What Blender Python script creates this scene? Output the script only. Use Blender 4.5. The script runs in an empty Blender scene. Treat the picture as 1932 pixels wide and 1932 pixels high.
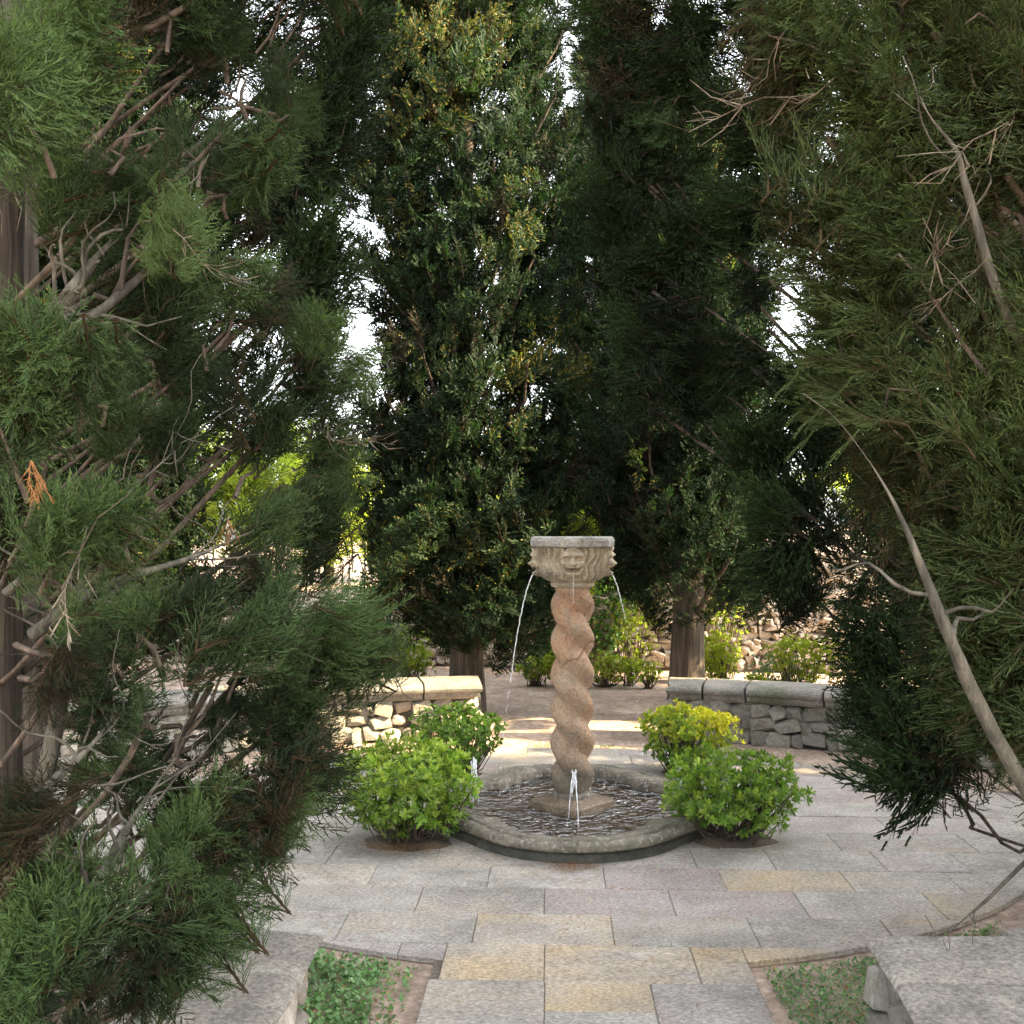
import bpy, bmesh, math, random, mathutils
import numpy as np
from mathutils import Vector, noise

# ------------------------------------------------------------------ camera, world, sun
SC = bpy.context.scene
random.seed(7)
RNG = np.random.default_rng(11)
TH = 0.0414                      # camera yaw (to the left)
CAM = (-0.101, -5.729, 1.55)
cd = bpy.data.cameras.new("camera"); cam = bpy.data.objects.new("camera", cd)
SC.collection.objects.link(cam); SC.camera = cam
cam.location = CAM; cam.rotation_euler = (math.radians(90), 0, TH)
cd.sensor_width = 36; cd.lens = 36; cd.shift_y = 0.0254; cd.clip_start = 0.05; cd.clip_end = 600

SUN_AZ, SUN_EL = math.radians(98), math.radians(34)      # azimuth clockwise from +Y
W = bpy.data.worlds.new("World"); SC.world = W; W.use_nodes = True
wn = W.node_tree.nodes; wn.clear()
sky = wn.new("ShaderNodeTexSky"); sky.sky_type = 'NISHITA'; sky.sun_disc = False
sky.sun_elevation = SUN_EL; sky.sun_rotation = SUN_AZ; sky.air_density = 1.0; sky.dust_density = 3.0; sky.ozone_density = 1.0
bgn = wn.new("ShaderNodeBackground"); bgn.inputs[1].default_value = 0.15
wo = wn.new("ShaderNodeOutputWorld")
hs = wn.new('ShaderNodeHueSaturation'); hs.inputs['Saturation'].default_value = 0.16      # hazy, nearly white sky
W.node_tree.links.new(sky.outputs[0], hs.inputs['Color']); W.node_tree.links.new(hs.outputs[0], bgn.inputs[0]); W.node_tree.links.new(bgn.outputs[0], wo.inputs[0])
sl = bpy.data.lights.new("sun", 'SUN'); sl.energy = 3.4; sl.angle = math.radians(0.5); sl.color = (1.0, 0.76, 0.42)
so = bpy.data.objects.new("sun", sl); SC.collection.objects.link(so)
sdir = Vector((math.sin(SUN_AZ) * math.cos(SUN_EL), math.cos(SUN_AZ) * math.cos(SUN_EL), math.sin(SUN_EL)))
so.rotation_euler = sdir.to_track_quat('Z', 'Y').to_euler()
SC.view_settings.view_transform = 'Standard'; SC.view_settings.look = 'None'
SC.view_settings.gamma = 1.0; SC.view_settings.exposure = 3.18
try: SC.view_settings.use_curve_mapping = False
except Exception: pass
SC.render.resolution_x = 1024; SC.render.resolution_y = 1024

# ------------------------------------------------------------------ helpers
FX, VH, CX = 1932.0, 1015.0, 966.0
_c, _s = math.cos(TH), math.sin(TH)
def wx(x, d):                     # camera-right x, depth d -> world xy
    return (CAM[0] + x * _c - d * _s, CAM[1] + x * _s + d * _c)
def at(u, v, d):                  # photo point (1932 wide) at depth d -> world
    X, Y = wx((u - CX) / FX * d, d)
    return Vector((X, Y, CAM[2] - (v - VH) / FX * d))
def gr(u, v, z=0.0):              # photo point on a horizontal plane
    d = (CAM[2] - z) * FX / (v - VH)
    return at(u, v, d)

def tag(o, label=None, cat=None, group=None, kind=None):
    if label: o['label'] = label
    if cat: o['category'] = cat
    if group: o['group'] = group
    if kind: o['kind'] = kind
    return o
def empty(name, loc=(0, 0, 0), rz=0.0):
    o = bpy.data.objects.new(name, None); SC.collection.objects.link(o)
    o.location = loc; o.rotation_euler = (0, 0, rz); o.empty_display_size = 0.1
    return o
def link(name, me, mat=None, parent=None):
    o = bpy.data.objects.new(name, me); SC.collection.objects.link(o)
    if mat and not me.materials: me.materials.append(mat)
    if parent is not None:
        o.parent = parent
        o.matrix_parent_inverse = parent.matrix_basis.inverted() if parent.parent is None else (parent.parent.matrix_basis @ parent.matrix_basis).inverted()
    return o
def npmesh(name, V, F, tone=None, smooth=False):
    V = np.asarray(V, dtype=np.float32); F = np.asarray(F, dtype=np.int32); k = F.shape[1]
    me = bpy.data.meshes.new(name)
    me.vertices.add(len(V)); me.vertices.foreach_set('co', V.ravel())
    me.loops.add(F.size); me.loops.foreach_set('vertex_index', F.ravel())
    me.polygons.add(len(F)); me.polygons.foreach_set('loop_start', np.arange(0, F.size, k, dtype=np.int32))
    if smooth: me.polygons.foreach_set('use_smooth', np.ones(len(F), dtype=bool))
    if tone is not None:
        a = me.attributes.new('tone', 'FLOAT', 'POINT'); a.data.foreach_set('value', np.asarray(tone, dtype=np.float32))
    me.update(calc_edges=True)
    return me
class Q:                          # collector of quads
    def __init__(s): s.V = []; s.F = []; s.T = []; s.n = 0
    def add(s, V, F, T=None):
        V = np.asarray(V, dtype=np.float32)
        s.V.append(V); s.F.append(np.asarray(F, dtype=np.int32) + s.n)
        s.T.append(np.full(len(V), 0.5, np.float32) if T is None else np.broadcast_to(np.asarray(T, np.float32), (len(V),)))
        s.n += len(V)
    def get(s): return np.concatenate(s.V), np.concatenate(s.F), np.concatenate(s.T)
    def mesh(s, name, smooth=False):
        V, F, T = s.get(); return npmesh(name, V, F, T, smooth)
    def build(s, name, mat, parent=None, smooth=False): return link(name, s.mesh(name, smooth), mat, parent)
def nrm(a): return a / (np.linalg.norm(a, axis=-1, keepdims=True) + 1e-9)

def strips(P0, P1, w0, w1, rng, plane=None, mixn=0.6):
    """flat tapered quads from P0 to P1"""
    P0 = np.asarray(P0, float); P1 = np.asarray(P1, float); D = nrm(P1 - P0)
    R = rng.normal(size=P0.shape)
    if plane is not None: R = R * mixn + np.asarray(plane) * (1 - mixn) * 2
    S = nrm(np.cross(D, R))
    w0 = np.broadcast_to(np.asarray(w0, float), (len(P0),))[:, None]; w1 = np.broadcast_to(np.asarray(w1, float), (len(P0),))[:, None]
    V = np.stack([P0 - S * w0, P0 + S * w0, P1 + S * w1, P1 - S * w1], 1).reshape(-1, 3)
    F = np.arange(len(P0) * 4).reshape(-1, 4)
    return V, F

def tube(q, pts, rad, n=7, tone=0.5, rough=0.0, seed=0, cap=False):
    pts = np.asarray(pts, float); m = len(pts)
    rad = np.broadcast_to(np.asarray(rad, float), (m,))
    T = np.gradient(pts, axis=0); T = nrm(T)
    ref = np.array([0.31, 0.2, 0.93]) if abs(T[0] @ np.array([0.31, 0.2, 0.93])) < 0.93 else np.array([1., 0, 0])
    A = nrm(np.cross(T, ref)); B = np.cross(T, A)
    ph = np.linspace(0, 2 * np.pi, n, endpoint=False)
    rr = rad[:, None] * np.ones((m, n))
    if rough:
        r2 = np.random.default_rng(seed + 5)
        low = np.sin(ph[None, :] * 3 + np.linspace(0, 3, m)[:, None] + seed) * 0.5 + np.sin(ph[None, :] * 5 + seed * 2 + np.linspace(0, 5, m)[:, None]) * 0.4
        rr = rr * (1 + rough * (low + 0.5 * r2.normal(size=(m, n))))
    V = pts[:, None] + rr[..., None] * (np.cos(ph)[None, :, None] * A[:, None] + np.sin(ph)[None, :, None] * B[:, None])
    idx = np.arange(m * n).reshape(m, n); F = []
    a = idx[:-1]; b = np.roll(idx, -1, 1)[:-1]; c = np.roll(idx, -1, 1)[1:]; d = idx[1:]
    F = np.stack([a, b, c, d], -1).reshape(-1, 4)
    V = V.reshape(-1, 3)
    if cap:
        V = np.concatenate([V, pts[-1:], pts[:1]]); e = m * n
        i = idx[-1]; F = np.concatenate([F, np.stack([i, np.roll(i, -1), np.full(n, e), np.full(n, e)], -1)[:, :4]]) if False else F
        V = V[:e]
    q.add(V, F, tone)

def curve(p0, p1, sag=0.0, n=7, wob=0.0, rng=RNG):
    t = np.linspace(0, 1, n)[:, None]; p0 = np.asarray(p0, float); p1 = np.asarray(p1, float)
    P = p0 * (1 - t) + p1 * t; P[:, 2] += (4 * t * (1 - t))[:, 0] * sag
    if wob:
        a = rng.normal(size=(3, 3)) * wob * 1.3; ph = rng.uniform(0, 6.28, 3)
        P = P + sum(np.sin(np.pi * (k + 1) * t) * a[k][None, :] / (k * 0.6 + 1) for k in range(3))
    return P

# ------------------------------------------------------------------ materials
def newmat(name):
    m = bpy.data.materials.new(name); m.use_nodes = True; nt = m.node_tree; nt.nodes.clear()
    out = nt.nodes.new("ShaderNodeOutputMaterial"); p = nt.nodes.new("ShaderNodeBsdfPrincipled")
    nt.links.new(p.outputs[0], out.inputs[0])
    return m, nt, p, out
def ramp(nt, fac, stops, interp='LINEAR'):
    r = nt.nodes.new("ShaderNodeValToRGB"); r.color_ramp.interpolation = interp
    e = r.color_ramp.elements
    while len(e) < len(stops): e.new(0.5)
    for i, (p, c) in enumerate(stops):
        e[i].position = p; e[i].color = (c[0], c[1], c[2], 1) if hasattr(c, '__len__') else (c, c, c, 1)
    nt.links.new(fac, r.inputs[0]); return r.outputs[0]
def noi(nt, co, scale, detail=6, rough=0.6, dist=0.0):
    n = nt.nodes.new("ShaderNodeTexNoise"); n.inputs['Scale'].default_value = scale
    n.inputs['Detail'].default_value = detail; n.inputs['Roughness'].default_value = rough; n.inputs['Distortion'].default_value = dist
    nt.links.new(co, n.inputs['Vector']); return n.outputs[0]
def coords(nt, kind='Object', scale=None, objrand=False):
    t = nt.nodes.new("ShaderNodeTexCoord"); o = t.outputs[kind]
    if kind == 'World':
        pass
    if scale or objrand:
        m = nt.nodes.new("ShaderNodeMapping")
        if scale: m.inputs['Scale'].default_value = scale
        nt.links.new(o, m.inputs['Vector'])
        if objrand:
            oi = nt.nodes.new("ShaderNodeObjectInfo"); mu = nt.nodes.new("ShaderNodeMath"); mu.operation = 'MULTIPLY'; mu.inputs[1].default_value = 37.0
            nt.links.new(oi.outputs['Random'], mu.inputs[0]); nt.links.new(mu.outputs[0], m.inputs['Location'])
        o = m.outputs[0]
    return o
def mix(nt, f, a, b, mode='MIX'):
    m = nt.nodes.new("ShaderNodeMix"); m.data_type = 'RGBA'; m.blend_type = mode
    for s, v in ((m.inputs[0], f), (m.inputs[6], a), (m.inputs[7], b)):
        if isinstance(v, (int, float)): s.default_value = v
        elif isinstance(v, tuple): s.default_value = (*v, 1) if len(v) == 3 else v
        else: nt.links.new(v, s)
    return m.outputs[2]
def bump(nt, p, h, strength=0.4, dist=0.01):
    b = nt.nodes.new("ShaderNodeBump"); b.inputs['Strength'].default_value = strength; b.inputs['Distance'].default_value = dist
    nt.links.new(h, b.inputs['Height']); nt.links.new(b.outputs[0], p.inputs['Normal']); return b

def stone_mat(name, base, dark, light, patch=None, scale=1.0, rand=0.0, rough=0.9, bumpd=0.006, patchpos=(0.55, 0.7), objrand=True, stretch=None, bscale=60, spk=0.75, stain=False):
    m, nt, p, out = newmat(name)
    co = coords(nt, 'Object', stretch or (1, 1, 1), objrand)
    n1 = noi(nt, co, 5 * scale, 8, 0.65); n2 = noi(nt, co, bscale * scale, 6, 0.7); n3 = noi(nt, co, 2.2 * scale, 5, 0.55, 0.4)
    c = ramp(nt, n1, [(0.28, dark), (0.5, base), (0.72, light)])
    if patch: c = mix(nt, ramp(nt, n3, [(patchpos[0], 0.0), (patchpos[1], 1.0)]), c, patch)
    c = mix(nt, spk, c, ramp(nt, n2, [(0.32, 0.38), (0.5, 0.9), (0.68, 1.5)]), 'MULTIPLY')
    if stain:
        ge = nt.nodes.new('ShaderNodeNewGeometry'); c = mix(nt, 1.0, c, ramp(nt, noi(nt, ge.outputs['Position'], 1.6, 7, 0.62, 0.6), [(0.34, 0.72), (0.5, 0.98), (0.7, 1.1)]), 'MULTIPLY')
    if rand:
        oi = nt.nodes.new("ShaderNodeObjectInfo")
        c = mix(nt, 1.0, c, ramp(nt, oi.outputs['Random'], [(0.0, 1 - rand), (1.0, 1 + rand)]), 'MULTIPLY')
    nt.links.new(c, p.inputs['Base Color']); p.inputs['Roughness'].default_value = rough
    try: p.inputs['Specular IOR Level'].default_value = 0.3
    except Exception: pass
    ad = nt.nodes.new("ShaderNodeMath"); ad.operation = 'ADD'; nt.links.new(n1, ad.inputs[0]); nt.links.new(n2, ad.inputs[1])
    bump(nt, p, ad.outputs[0], 0.7, bumpd)
    return m

def foliage_mat(name, stops, transl=0.3, tint=(0.6, 0.9, 0.25), rough=0.65, dark=1.0):
    m, nt, p, out = newmat(name)
    a = nt.nodes.new("ShaderNodeAttribute"); a.attribute_name = 'tone'
    c = ramp(nt, a.outputs['Fac'], [(p_, tuple(k_ * dark for k_ in c_)) for p_, c_ in stops])
    n = noi(nt, coords(nt, 'Object'), 3.0, 3)
    c = mix(nt, 1.0, c, ramp(nt, n, [(0.35, 0.7), (0.65, 1.3)]), 'MULTIPLY')
    nt.links.new(c, p.inputs['Base Color']); p.inputs['Roughness'].default_value = rough
    try: p.inputs['Specular IOR Level'].default_value = 0.35 if rough < 0.5 else 0.12
    except Exception: pass
    tr = nt.nodes.new("ShaderNodeBsdfTranslucent"); tc = mix(nt, 1.0, c, (tint[0] * 2, tint[1] * 2, tint[2] * 2), 'MULTIPLY')
    nt.links.new(tc, tr.inputs[0])
    ms = nt.nodes.new("ShaderNodeMixShader"); ms.inputs[0].default_value = transl
    nt.links.new(p.outputs[0], ms.inputs[1]); nt.links.new(tr.outputs[0], ms.inputs[2]); nt.links.new(ms.outputs[0], out.inputs[0])
    return m
def bark_mat(name, c0, c1, c2):
    m, nt, p, out = newmat(name)
    co = coords(nt, 'Object', (34, 34, 2.2)); n = noi(nt, co, 1.0, 7, 0.65, 0.3)
    n2 = noi(nt, coords(nt, 'Object'), 4.0, 5)
    c = ramp(nt, n, [(0.36, c0), (0.5, c1), (0.66, c2)])
    c = mix(nt, 1.0, c, ramp(nt, n2, [(0.3, 0.65), (0.7, 1.3)]), 'MULTIPLY')
    nt.links.new(c, p.inputs['Base Color']); p.inputs['Roughness'].default_value = 0.9
    bump(nt, p, n, 1.0, 0.012); return m

M = {}
M['near_leaf'] = foliage_mat('cypress_foliage', [(0.0, (0.050, 0.030, 0.016)), (0.16, (0.055, 0.040, 0.020)), (0.24, (0.012, 0.017, 0.007)), (0.5, (0.020, 0.032, 0.014)), (0.85, (0.048, 0.086, 0.031)), (1.0, (0.085, 0.135, 0.045))], 0.18, dark=0.66)
M['olive_leaf'] = foliage_mat('olive_cypress_foliage', [(0.0, (0.09, 0.06, 0.035)), (0.2, (0.085, 0.065, 0.032)), (0.28, (0.017, 0.023, 0.009)), (0.55, (0.030, 0.043, 0.015)), (1.0, (0.090, 0.125, 0.042))], 0.18, dark=0.66)
M['dark_leaf'] = foliage_mat('dark_cypress_foliage', [(0.0, (0.045, 0.03, 0.018)), (0.16, (0.04, 0.034, 0.02)), (0.24, (0.007, 0.012, 0.005)), (0.55, (0.011, 0.021, 0.008)), (1.0, (0.036, 0.066, 0.020))], 0.15, dark=0.72)
M['mid_leaf'] = foliage_mat('mid_cypress_foliage', [(0.0, (0.06, 0.045, 0.03)), (0.14, (0.05, 0.042, 0.028)), (0.22, (0.009, 0.017, 0.009)), (0.5, (0.018, 0.035, 0.017)), (0.93, (0.054, 0.100, 0.046)), (1.0, (0.22, 0.18, 0.05))], 0.18, dark=0.75)  # last, golden stop paints sunlit glints into the foliage colour
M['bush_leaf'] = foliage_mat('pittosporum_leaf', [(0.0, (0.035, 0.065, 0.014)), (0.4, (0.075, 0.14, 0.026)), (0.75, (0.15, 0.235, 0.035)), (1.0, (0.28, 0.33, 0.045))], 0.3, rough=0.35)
M['bush_sun_paint'] = foliage_mat('sun_painted_bush_leaf', [(0.0, (0.04, 0.08, 0.02)), (0.4, (0.10, 0.18, 0.03)), (0.7, (0.32, 0.36, 0.04)), (1.0, (0.62, 0.50, 0.04))], 0.3, rough=0.4)  # gold stops put sunlight on the bush into its leaf colour
M['far_leaf'] = foliage_mat('sunlit_leaf', [(0.0, (0.08, 0.10, 0.025)), (0.5, (0.21, 0.23, 0.045)), (1.0, (0.40, 0.38, 0.08))], 0.45)
M['ivy_leaf'] = foliage_mat('ivy_leaf', [(0.0, (0.02, 0.05, 0.02)), (0.5, (0.045, 0.10, 0.03)), (1.0, (0.12, 0.2, 0.04))], 0.2)
M['grey_leaf'] = foliage_mat('grey_green_leaf', [(0.0, (0.09, 0.13, 0.09)), (0.5, (0.16, 0.21, 0.15)), (1.0, (0.26, 0.31, 0.2))], 0.2)
M['cover_leaf'] = foliage_mat('ground_cover_leaf', [(0.0, (0.05, 0.10, 0.035)), (0.5, (0.11, 0.21, 0.07)), (1.0, (0.24, 0.36, 0.16))], 0.25, rough=0.35)
M['dry_leaf'] = foliage_mat('dry_leaf', [(0.0, (0.13, 0.07, 0.035)), (0.5, (0.30, 0.17, 0.08)), (1.0, (0.5, 0.38, 0.22))], 0.2)
M['rust_leaf'] = foliage_mat('rust_leaf', [(0.0, (0.12, 0.05, 0.02)), (1.0, (0.26, 0.12, 0.045))], 0.15)
M['bark'] = bark_mat('cypress_bark', (0.017, 0.014, 0.010), (0.055, 0.042, 0.030), (0.12, 0.095, 0.070))
M['bark_grey'] = bark_mat('grey_bark', (0.025, 0.021, 0.016), (0.075, 0.06, 0.046), (0.15, 0.12, 0.092))
M['limb'] = bark_mat('limb_bark', (0.025, 0.023, 0.017), (0.062, 0.056, 0.042), (0.12, 0.11, 0.082))
M['twig'] = bark_mat('twig_bark', (0.03, 0.023, 0.017), (0.07, 0.052, 0.037), (0.13, 0.10, 0.072))
M['deadtwig'] = bark_mat('dead_twig_bark', (0.05, 0.04, 0.028), (0.11, 0.088, 0.06), (0.2, 0.16, 0.11))
M['cap'] = stone_mat('bench_cap_stone', (0.22, 0.21, 0.185), (0.12, 0.12, 0.105), (0.32, 0.30, 0.265), (0.13, 0.14, 0.095), bumpd=0.008, rand=0.08)
M['cap_warm'] = stone_mat('pale_cap_stone', (0.33, 0.30, 0.26), (0.19, 0.18, 0.165), (0.44, 0.41, 0.355), (0.21, 0.205, 0.19), bumpd=0.014, rand=0.06, spk=0.9, bscale=75)
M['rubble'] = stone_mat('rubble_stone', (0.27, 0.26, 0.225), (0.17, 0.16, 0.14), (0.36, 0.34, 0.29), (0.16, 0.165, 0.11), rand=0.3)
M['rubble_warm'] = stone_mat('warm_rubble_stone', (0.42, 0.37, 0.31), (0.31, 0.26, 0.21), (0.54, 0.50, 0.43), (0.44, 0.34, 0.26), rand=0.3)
M['mortar'] = stone_mat('mortar', (0.06, 0.055, 0.045), (0.03, 0.028, 0.022), (0.10, 0.09, 0.075))
M['mortar_warm'] = stone_mat('earth_mortar', (0.30, 0.24, 0.19), (0.2, 0.155, 0.12), (0.38, 0.31, 0.25))
M['soil'] = stone_mat('soil', (0.40, 0.30, 0.24), (0.28, 0.205, 0.16), (0.50, 0.40, 0.325), (0.34, 0.27, 0.205), scale=0.8, objrand=False, bumpd=0.012, bscale=30)
M['bed'] = stone_mat('dark_soil', (0.12, 0.095, 0.07), (0.035, 0.03, 0.022), (0.13, 0.10, 0.07), objrand=False, bumpd=0.01)
def paving(name, base, dark, light, patch, pp):
    return stone_mat(name, base, dark, light, patch, scale=1.0, rand=0.10, bumpd=0.005, patchpos=pp, stretch=(0.8, 1.25, 1), bscale=85, spk=0.85, stain=True)
M['pave_grey'] = paving('paving_grey', (0.355, 0.33, 0.295), (0.265, 0.25, 0.225), (0.45, 0.425, 0.385), (0.39, 0.34, 0.285), (0.5, 0.66))
M['pave_pink'] = paving('paving_pinkish', (0.36, 0.33, 0.305), (0.275, 0.255, 0.24), (0.44, 0.405, 0.375), (0.375, 0.315, 0.285), (0.45, 0.62))
M['pave_ochre'] = paving('paving_ochre', (0.37, 0.33, 0.285), (0.29, 0.265, 0.235), (0.45, 0.405, 0.35), (0.47, 0.365, 0.235), (0.42, 0.72))
# weathered basin and column
def basin_mat():
    m, nt, p, out = newmat('weathered_basin_stone')
    co = coords(nt, 'Object'); n1 = noi(nt, co, 7, 8, 0.7); n2 = noi(nt, co, 42, 7, 0.75); n3 = noi(nt, co, 3, 4)
    c = ramp(nt, n1, [(0.3, (0.06, 0.056, 0.043)), (0.5, (0.15, 0.13, 0.10)), (0.68, (0.25, 0.22, 0.17))])
    c = mix(nt, ramp(nt, n3, [(0.5, 0.0), (0.66, 0.8)]), c, (0.12, 0.13, 0.085))
    c = mix(nt, ramp(nt, n2, [(0.56, 0.0), (0.63, 0.8)]), c, (0.42, 0.40, 0.35))
    c = mix(nt, ramp(nt, n2, [(0.36, 1.0), (0.44, 0.0)]), c, (0.05, 0.048, 0.04))
    nt.links.new(c, p.inputs['Base Color']); p.inputs['Roughness'].default_value = 0.8
    bump(nt, p, n2, 0.8, 0.008); return m
M['basin'] = basin_mat()
M['plinth'] = stone_mat('damp_brown_stone', (0.20, 0.15, 0.105), (0.09, 0.07, 0.05), (0.30, 0.235, 0.17), objrand=False, rough=0.6)
M['dark_stone'] = stone_mat('dark_foot_stone', (0.045, 0.045, 0.035), (0.02, 0.022, 0.018), (0.09, 0.085, 0.065), objrand=False, rough=0.6)  # darker stone for the recessed foot under the basin rim
def shaft_mat():
    m, nt, p, out = newmat('orange_sandstone')
    co = coords(nt, 'Object'); n1 = noi(nt, co, 6, 8, 0.65); n2 = noi(nt, co, 70, 6, 0.75); n3 = noi(nt, coords(nt, 'Object', (1, 1, 0.6)), 3.2, 5, 0.6, 0.5)
    c = ramp(nt, n1, [(0.3, (0.24, 0.165, 0.115)), (0.5, (0.40, 0.275, 0.185)), (0.7, (0.48, 0.37, 0.26))])
    c = mix(nt, ramp(nt, n3, [(0.46, 0.0), (0.62, 0.8)]), c, (0.46, 0.245, 0.125))
    c = mix(nt, ramp(nt, noi(nt, co, 4.4, 6, 0.7, 1.0), [(0.52, 0.0), (0.68, 0.6)]), c, (0.36, 0.33, 0.27))
    # damp grey foot of the shaft (algae where the water splashes)
    g = nt.nodes.new("ShaderNodeSeparateXYZ"); nt.links.new(co, g.inputs[0])
    ad = nt.nodes.new("ShaderNodeMath"); ad.operation = 'MULTIPLY_ADD'; ad.inputs[1].default_value = 0.3; nt.links.new(n1, ad.inputs[0]); nt.links.new(g.outputs[2], ad.inputs[2])
    c = mix(nt, ramp(nt, ad.outputs[0], [(0.38, 0.85), (0.56, 0.0)]), c, (0.15, 0.135, 0.105))
    c = mix(nt, 0.8, c, ramp(nt, n2, [(0.32, 0.4), (0.5, 0.95), (0.68, 1.35)]), 'MULTIPLY')
    nt.links.new(c, p.inputs['Base Color']); p.inputs['Roughness'].default_value = 0.9
    bump(nt, p, n2, 1.0, 0.012); return m
M['shaft'] = shaft_mat()
M['capital'] = stone_mat('carved_capital_stone', (0.44, 0.375, 0.27), (0.27, 0.23, 0.165), (0.54, 0.49, 0.38), (0.18, 0.17, 0.135), objrand=False, bumpd=0.006, patchpos=(0.52, 0.66), scale=2.0)
M['slabtop'] = stone_mat('grey_top_slab_stone', (0.36, 0.35, 0.32), (0.16, 0.16, 0.14), (0.48, 0.47, 0.44), (0.25, 0.22, 0.15), objrand=False, bumpd=0.006, scale=2.0)
def water_mat():
    m, nt, p, out = newmat('pool_water')
    nt.nodes.remove(p)
    co = coords(nt, 'Object'); n = noi(nt, co, 14, 2, 0.5, 0.8)
    n2 = noi(nt, co, 40, 2, 0.5, 0.5)
    b = nt.nodes.new("ShaderNodeBump"); b.inputs['Strength'].default_value = 1.0; b.inputs['Distance'].default_value = 0.09; nt.links.new(n, b.inputs['Height'])
    b2 = nt.nodes.new("ShaderNodeBump"); b2.inputs['Strength'].default_value = 0.6; b2.inputs['Distance'].default_value = 0.03; nt.links.new(n2, b2.inputs['Height']); nt.links.new(b.outputs[0], b2.inputs['Normal'])
    gl = nt.nodes.new("ShaderNodeBsdfGlossy"); gl.inputs['Roughness'].default_value = 0.0; nt.links.new(b2.outputs[0], gl.inputs['Normal'])
    tr = nt.nodes.new("ShaderNodeBsdfTransparent"); tr.inputs[0].default_value = (0.85, 0.68, 0.42, 1)
    fr = nt.nodes.new("ShaderNodeFresnel"); fr.inputs[0].default_value = 3.4
    ms = nt.nodes.new("ShaderNodeMixShader"); nt.links.new(fr.outputs[0], ms.inputs[0]); nt.links.new(tr.outputs[0], ms.inputs[1]); nt.links.new(gl.outputs[0], ms.inputs[2])
    nt.links.new(ms.outputs[0], out.inputs[0]); return m
M['water'] = water_mat()
M['basin_floor'] = stone_mat('pool_floor', (0.30, 0.20, 0.07), (0.05, 0.04, 0.02), (0.62, 0.40, 0.12), objrand=False)
def jet_mat(name, a):
    m, nt, p, out = newmat(name)
    p.inputs['Base Color'].default_value = (0.88, 0.91, 0.94, 1); p.inputs['Roughness'].default_value = 0.15
    p.inputs['Alpha'].default_value = a; return m
M['jet'] = jet_mat('falling_water', 0.62); M['froth'] = jet_mat('white_froth', 0.8); M['thin_jet'] = jet_mat('thin_falling_water', 0.32)

# ------------------------------------------------------------------ ground
def grid_sheet(name, mat, z0, half, n, amp, flat_r):
    t = np.linspace(-1, 1, n); g = np.sign(t) * (np.abs(t) ** 3 * half * 0.93 + np.abs(t) * half * 0.07)
    X, Y = np.meshgrid(g, g)
    Z = np.full_like(X, z0)
    Z += amp * (np.sin(X * 2.1 + 1) * np.sin(Y * 1.7) * 0.6 + np.sin(X * 5.3) * np.sin(Y * 6.1 + 2) * 0.3)
    V = np.stack([X, Y, Z], -1).reshape(-1, 3); idx = np.arange(n * n).reshape(n, n)
    F = np.stack([idx[:-1, :-1], idx[:-1, 1:], idx[1:, 1:], idx[1:, :-1]], -1).reshape(-1, 4)
    return link(name, npmesh(name, V, F, smooth=True), mat)
ground = grid_sheet('ground', M['soil'], -0.026, 220, 161, 0.006, 3)
tag(ground, 'bare brown soil around the paved fountain court', kind='structure')

M['joint'] = stone_mat('sandy_joint', (0.13, 0.11, 0.085), (0.07, 0.065, 0.045), (0.19, 0.165, 0.13), objrand=False)
# paving: slabs with joints, clipped to the lens-shaped court
FC, FR = (0.0, 0.62), 2.64       # front arc of the paving
BC, BR = (0.0, -1.5), 3.35       # back arc
def lens(shrink=0.0):
    pts = []
    xm = 2.02
    for i in range(41):
        x = -xm + 2 * xm * i / 40; pts.append((x, FC[1] - math.sqrt((FR - shrink) ** 2 - x * x)))
    for i in range(41):
        x = xm + 0.7 - 2 * (xm + 0.7) * i / 40 ; x = max(-2.75, min(2.75, x)); pts.append((x, BC[1] + math.sqrt(BR ** 2 - x * x)))
    return pts
def hull(pts):
    pts = sorted(set(pts)); 
    def half(ps):
        h = []
        for p in ps:
            while len(h) > 1 and (h[-1][0] - h[-2][0]) * (p[1] - h[-2][1]) - (h[-1][1] - h[-2][1]) * (p[0] - h[-2][0]) <= 0: h.pop()
            h.append(p)
        return h
    a = half(pts); b = half(pts[::-1]); return a[:-1] + b[:-1]
LENS = hull(lens())
def clip(poly, conv):
    out = poly
    for i in range(len(conv)):
        a = conv[i]; b = conv[(i + 1) % len(conv)]; inp = out; out = []
        if not inp: return []
        f = lambda p: (b[0] - a[0]) * (p[1] - a[1]) - (b[1] - a[1]) * (p[0] - a[0])
        for j in range(len(inp)):
            p, q_ = inp[j], inp[(j + 1) % len(inp)]; fp, fq = f(p), f(q_)
            if fp >= 0: out.append(p)
            if (fp >= 0) != (fq >= 0):
                t = fp / (fp - fq); out.append((p[0] + (q_[0] - p[0]) * t, p[1] + (q_[1] - p[1]) * t))
    return out
def area(p): return abs(sum(p[i][0] * p[(i + 1) % len(p)][1] - p[(i + 1) % len(p)][0] * p[i][1] for i in range(len(p)))) / 2
pav = bpy.data.meshes.new('paving'); bmp = bmesh.new()
for poly, z in ((LENS, -0.0075), ([(-0.542, -9), (0.602, -9), (0.602, -1.9), (-0.542, -1.9)], -0.0085), ([(1.6, -1.0), (9, -1.0), (9, 0.72), (1.6, 0.72)], -0.0155), ([(-9, -1.0), (-1.6, -1.0), (-1.6, 0.72), (-9, 0.72)], -0.0158)):
    bmp.faces.new([bmp.verts.new((x, y, z)) for x, y in poly])
bmp.to_mesh(pav); bmp.free()
paving_o = link('pavement', pav, M['joint']); tag(paving_o, 'rectangular stone slab paving of the fountain court', kind='structure')
SR = random.Random(3)
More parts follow.
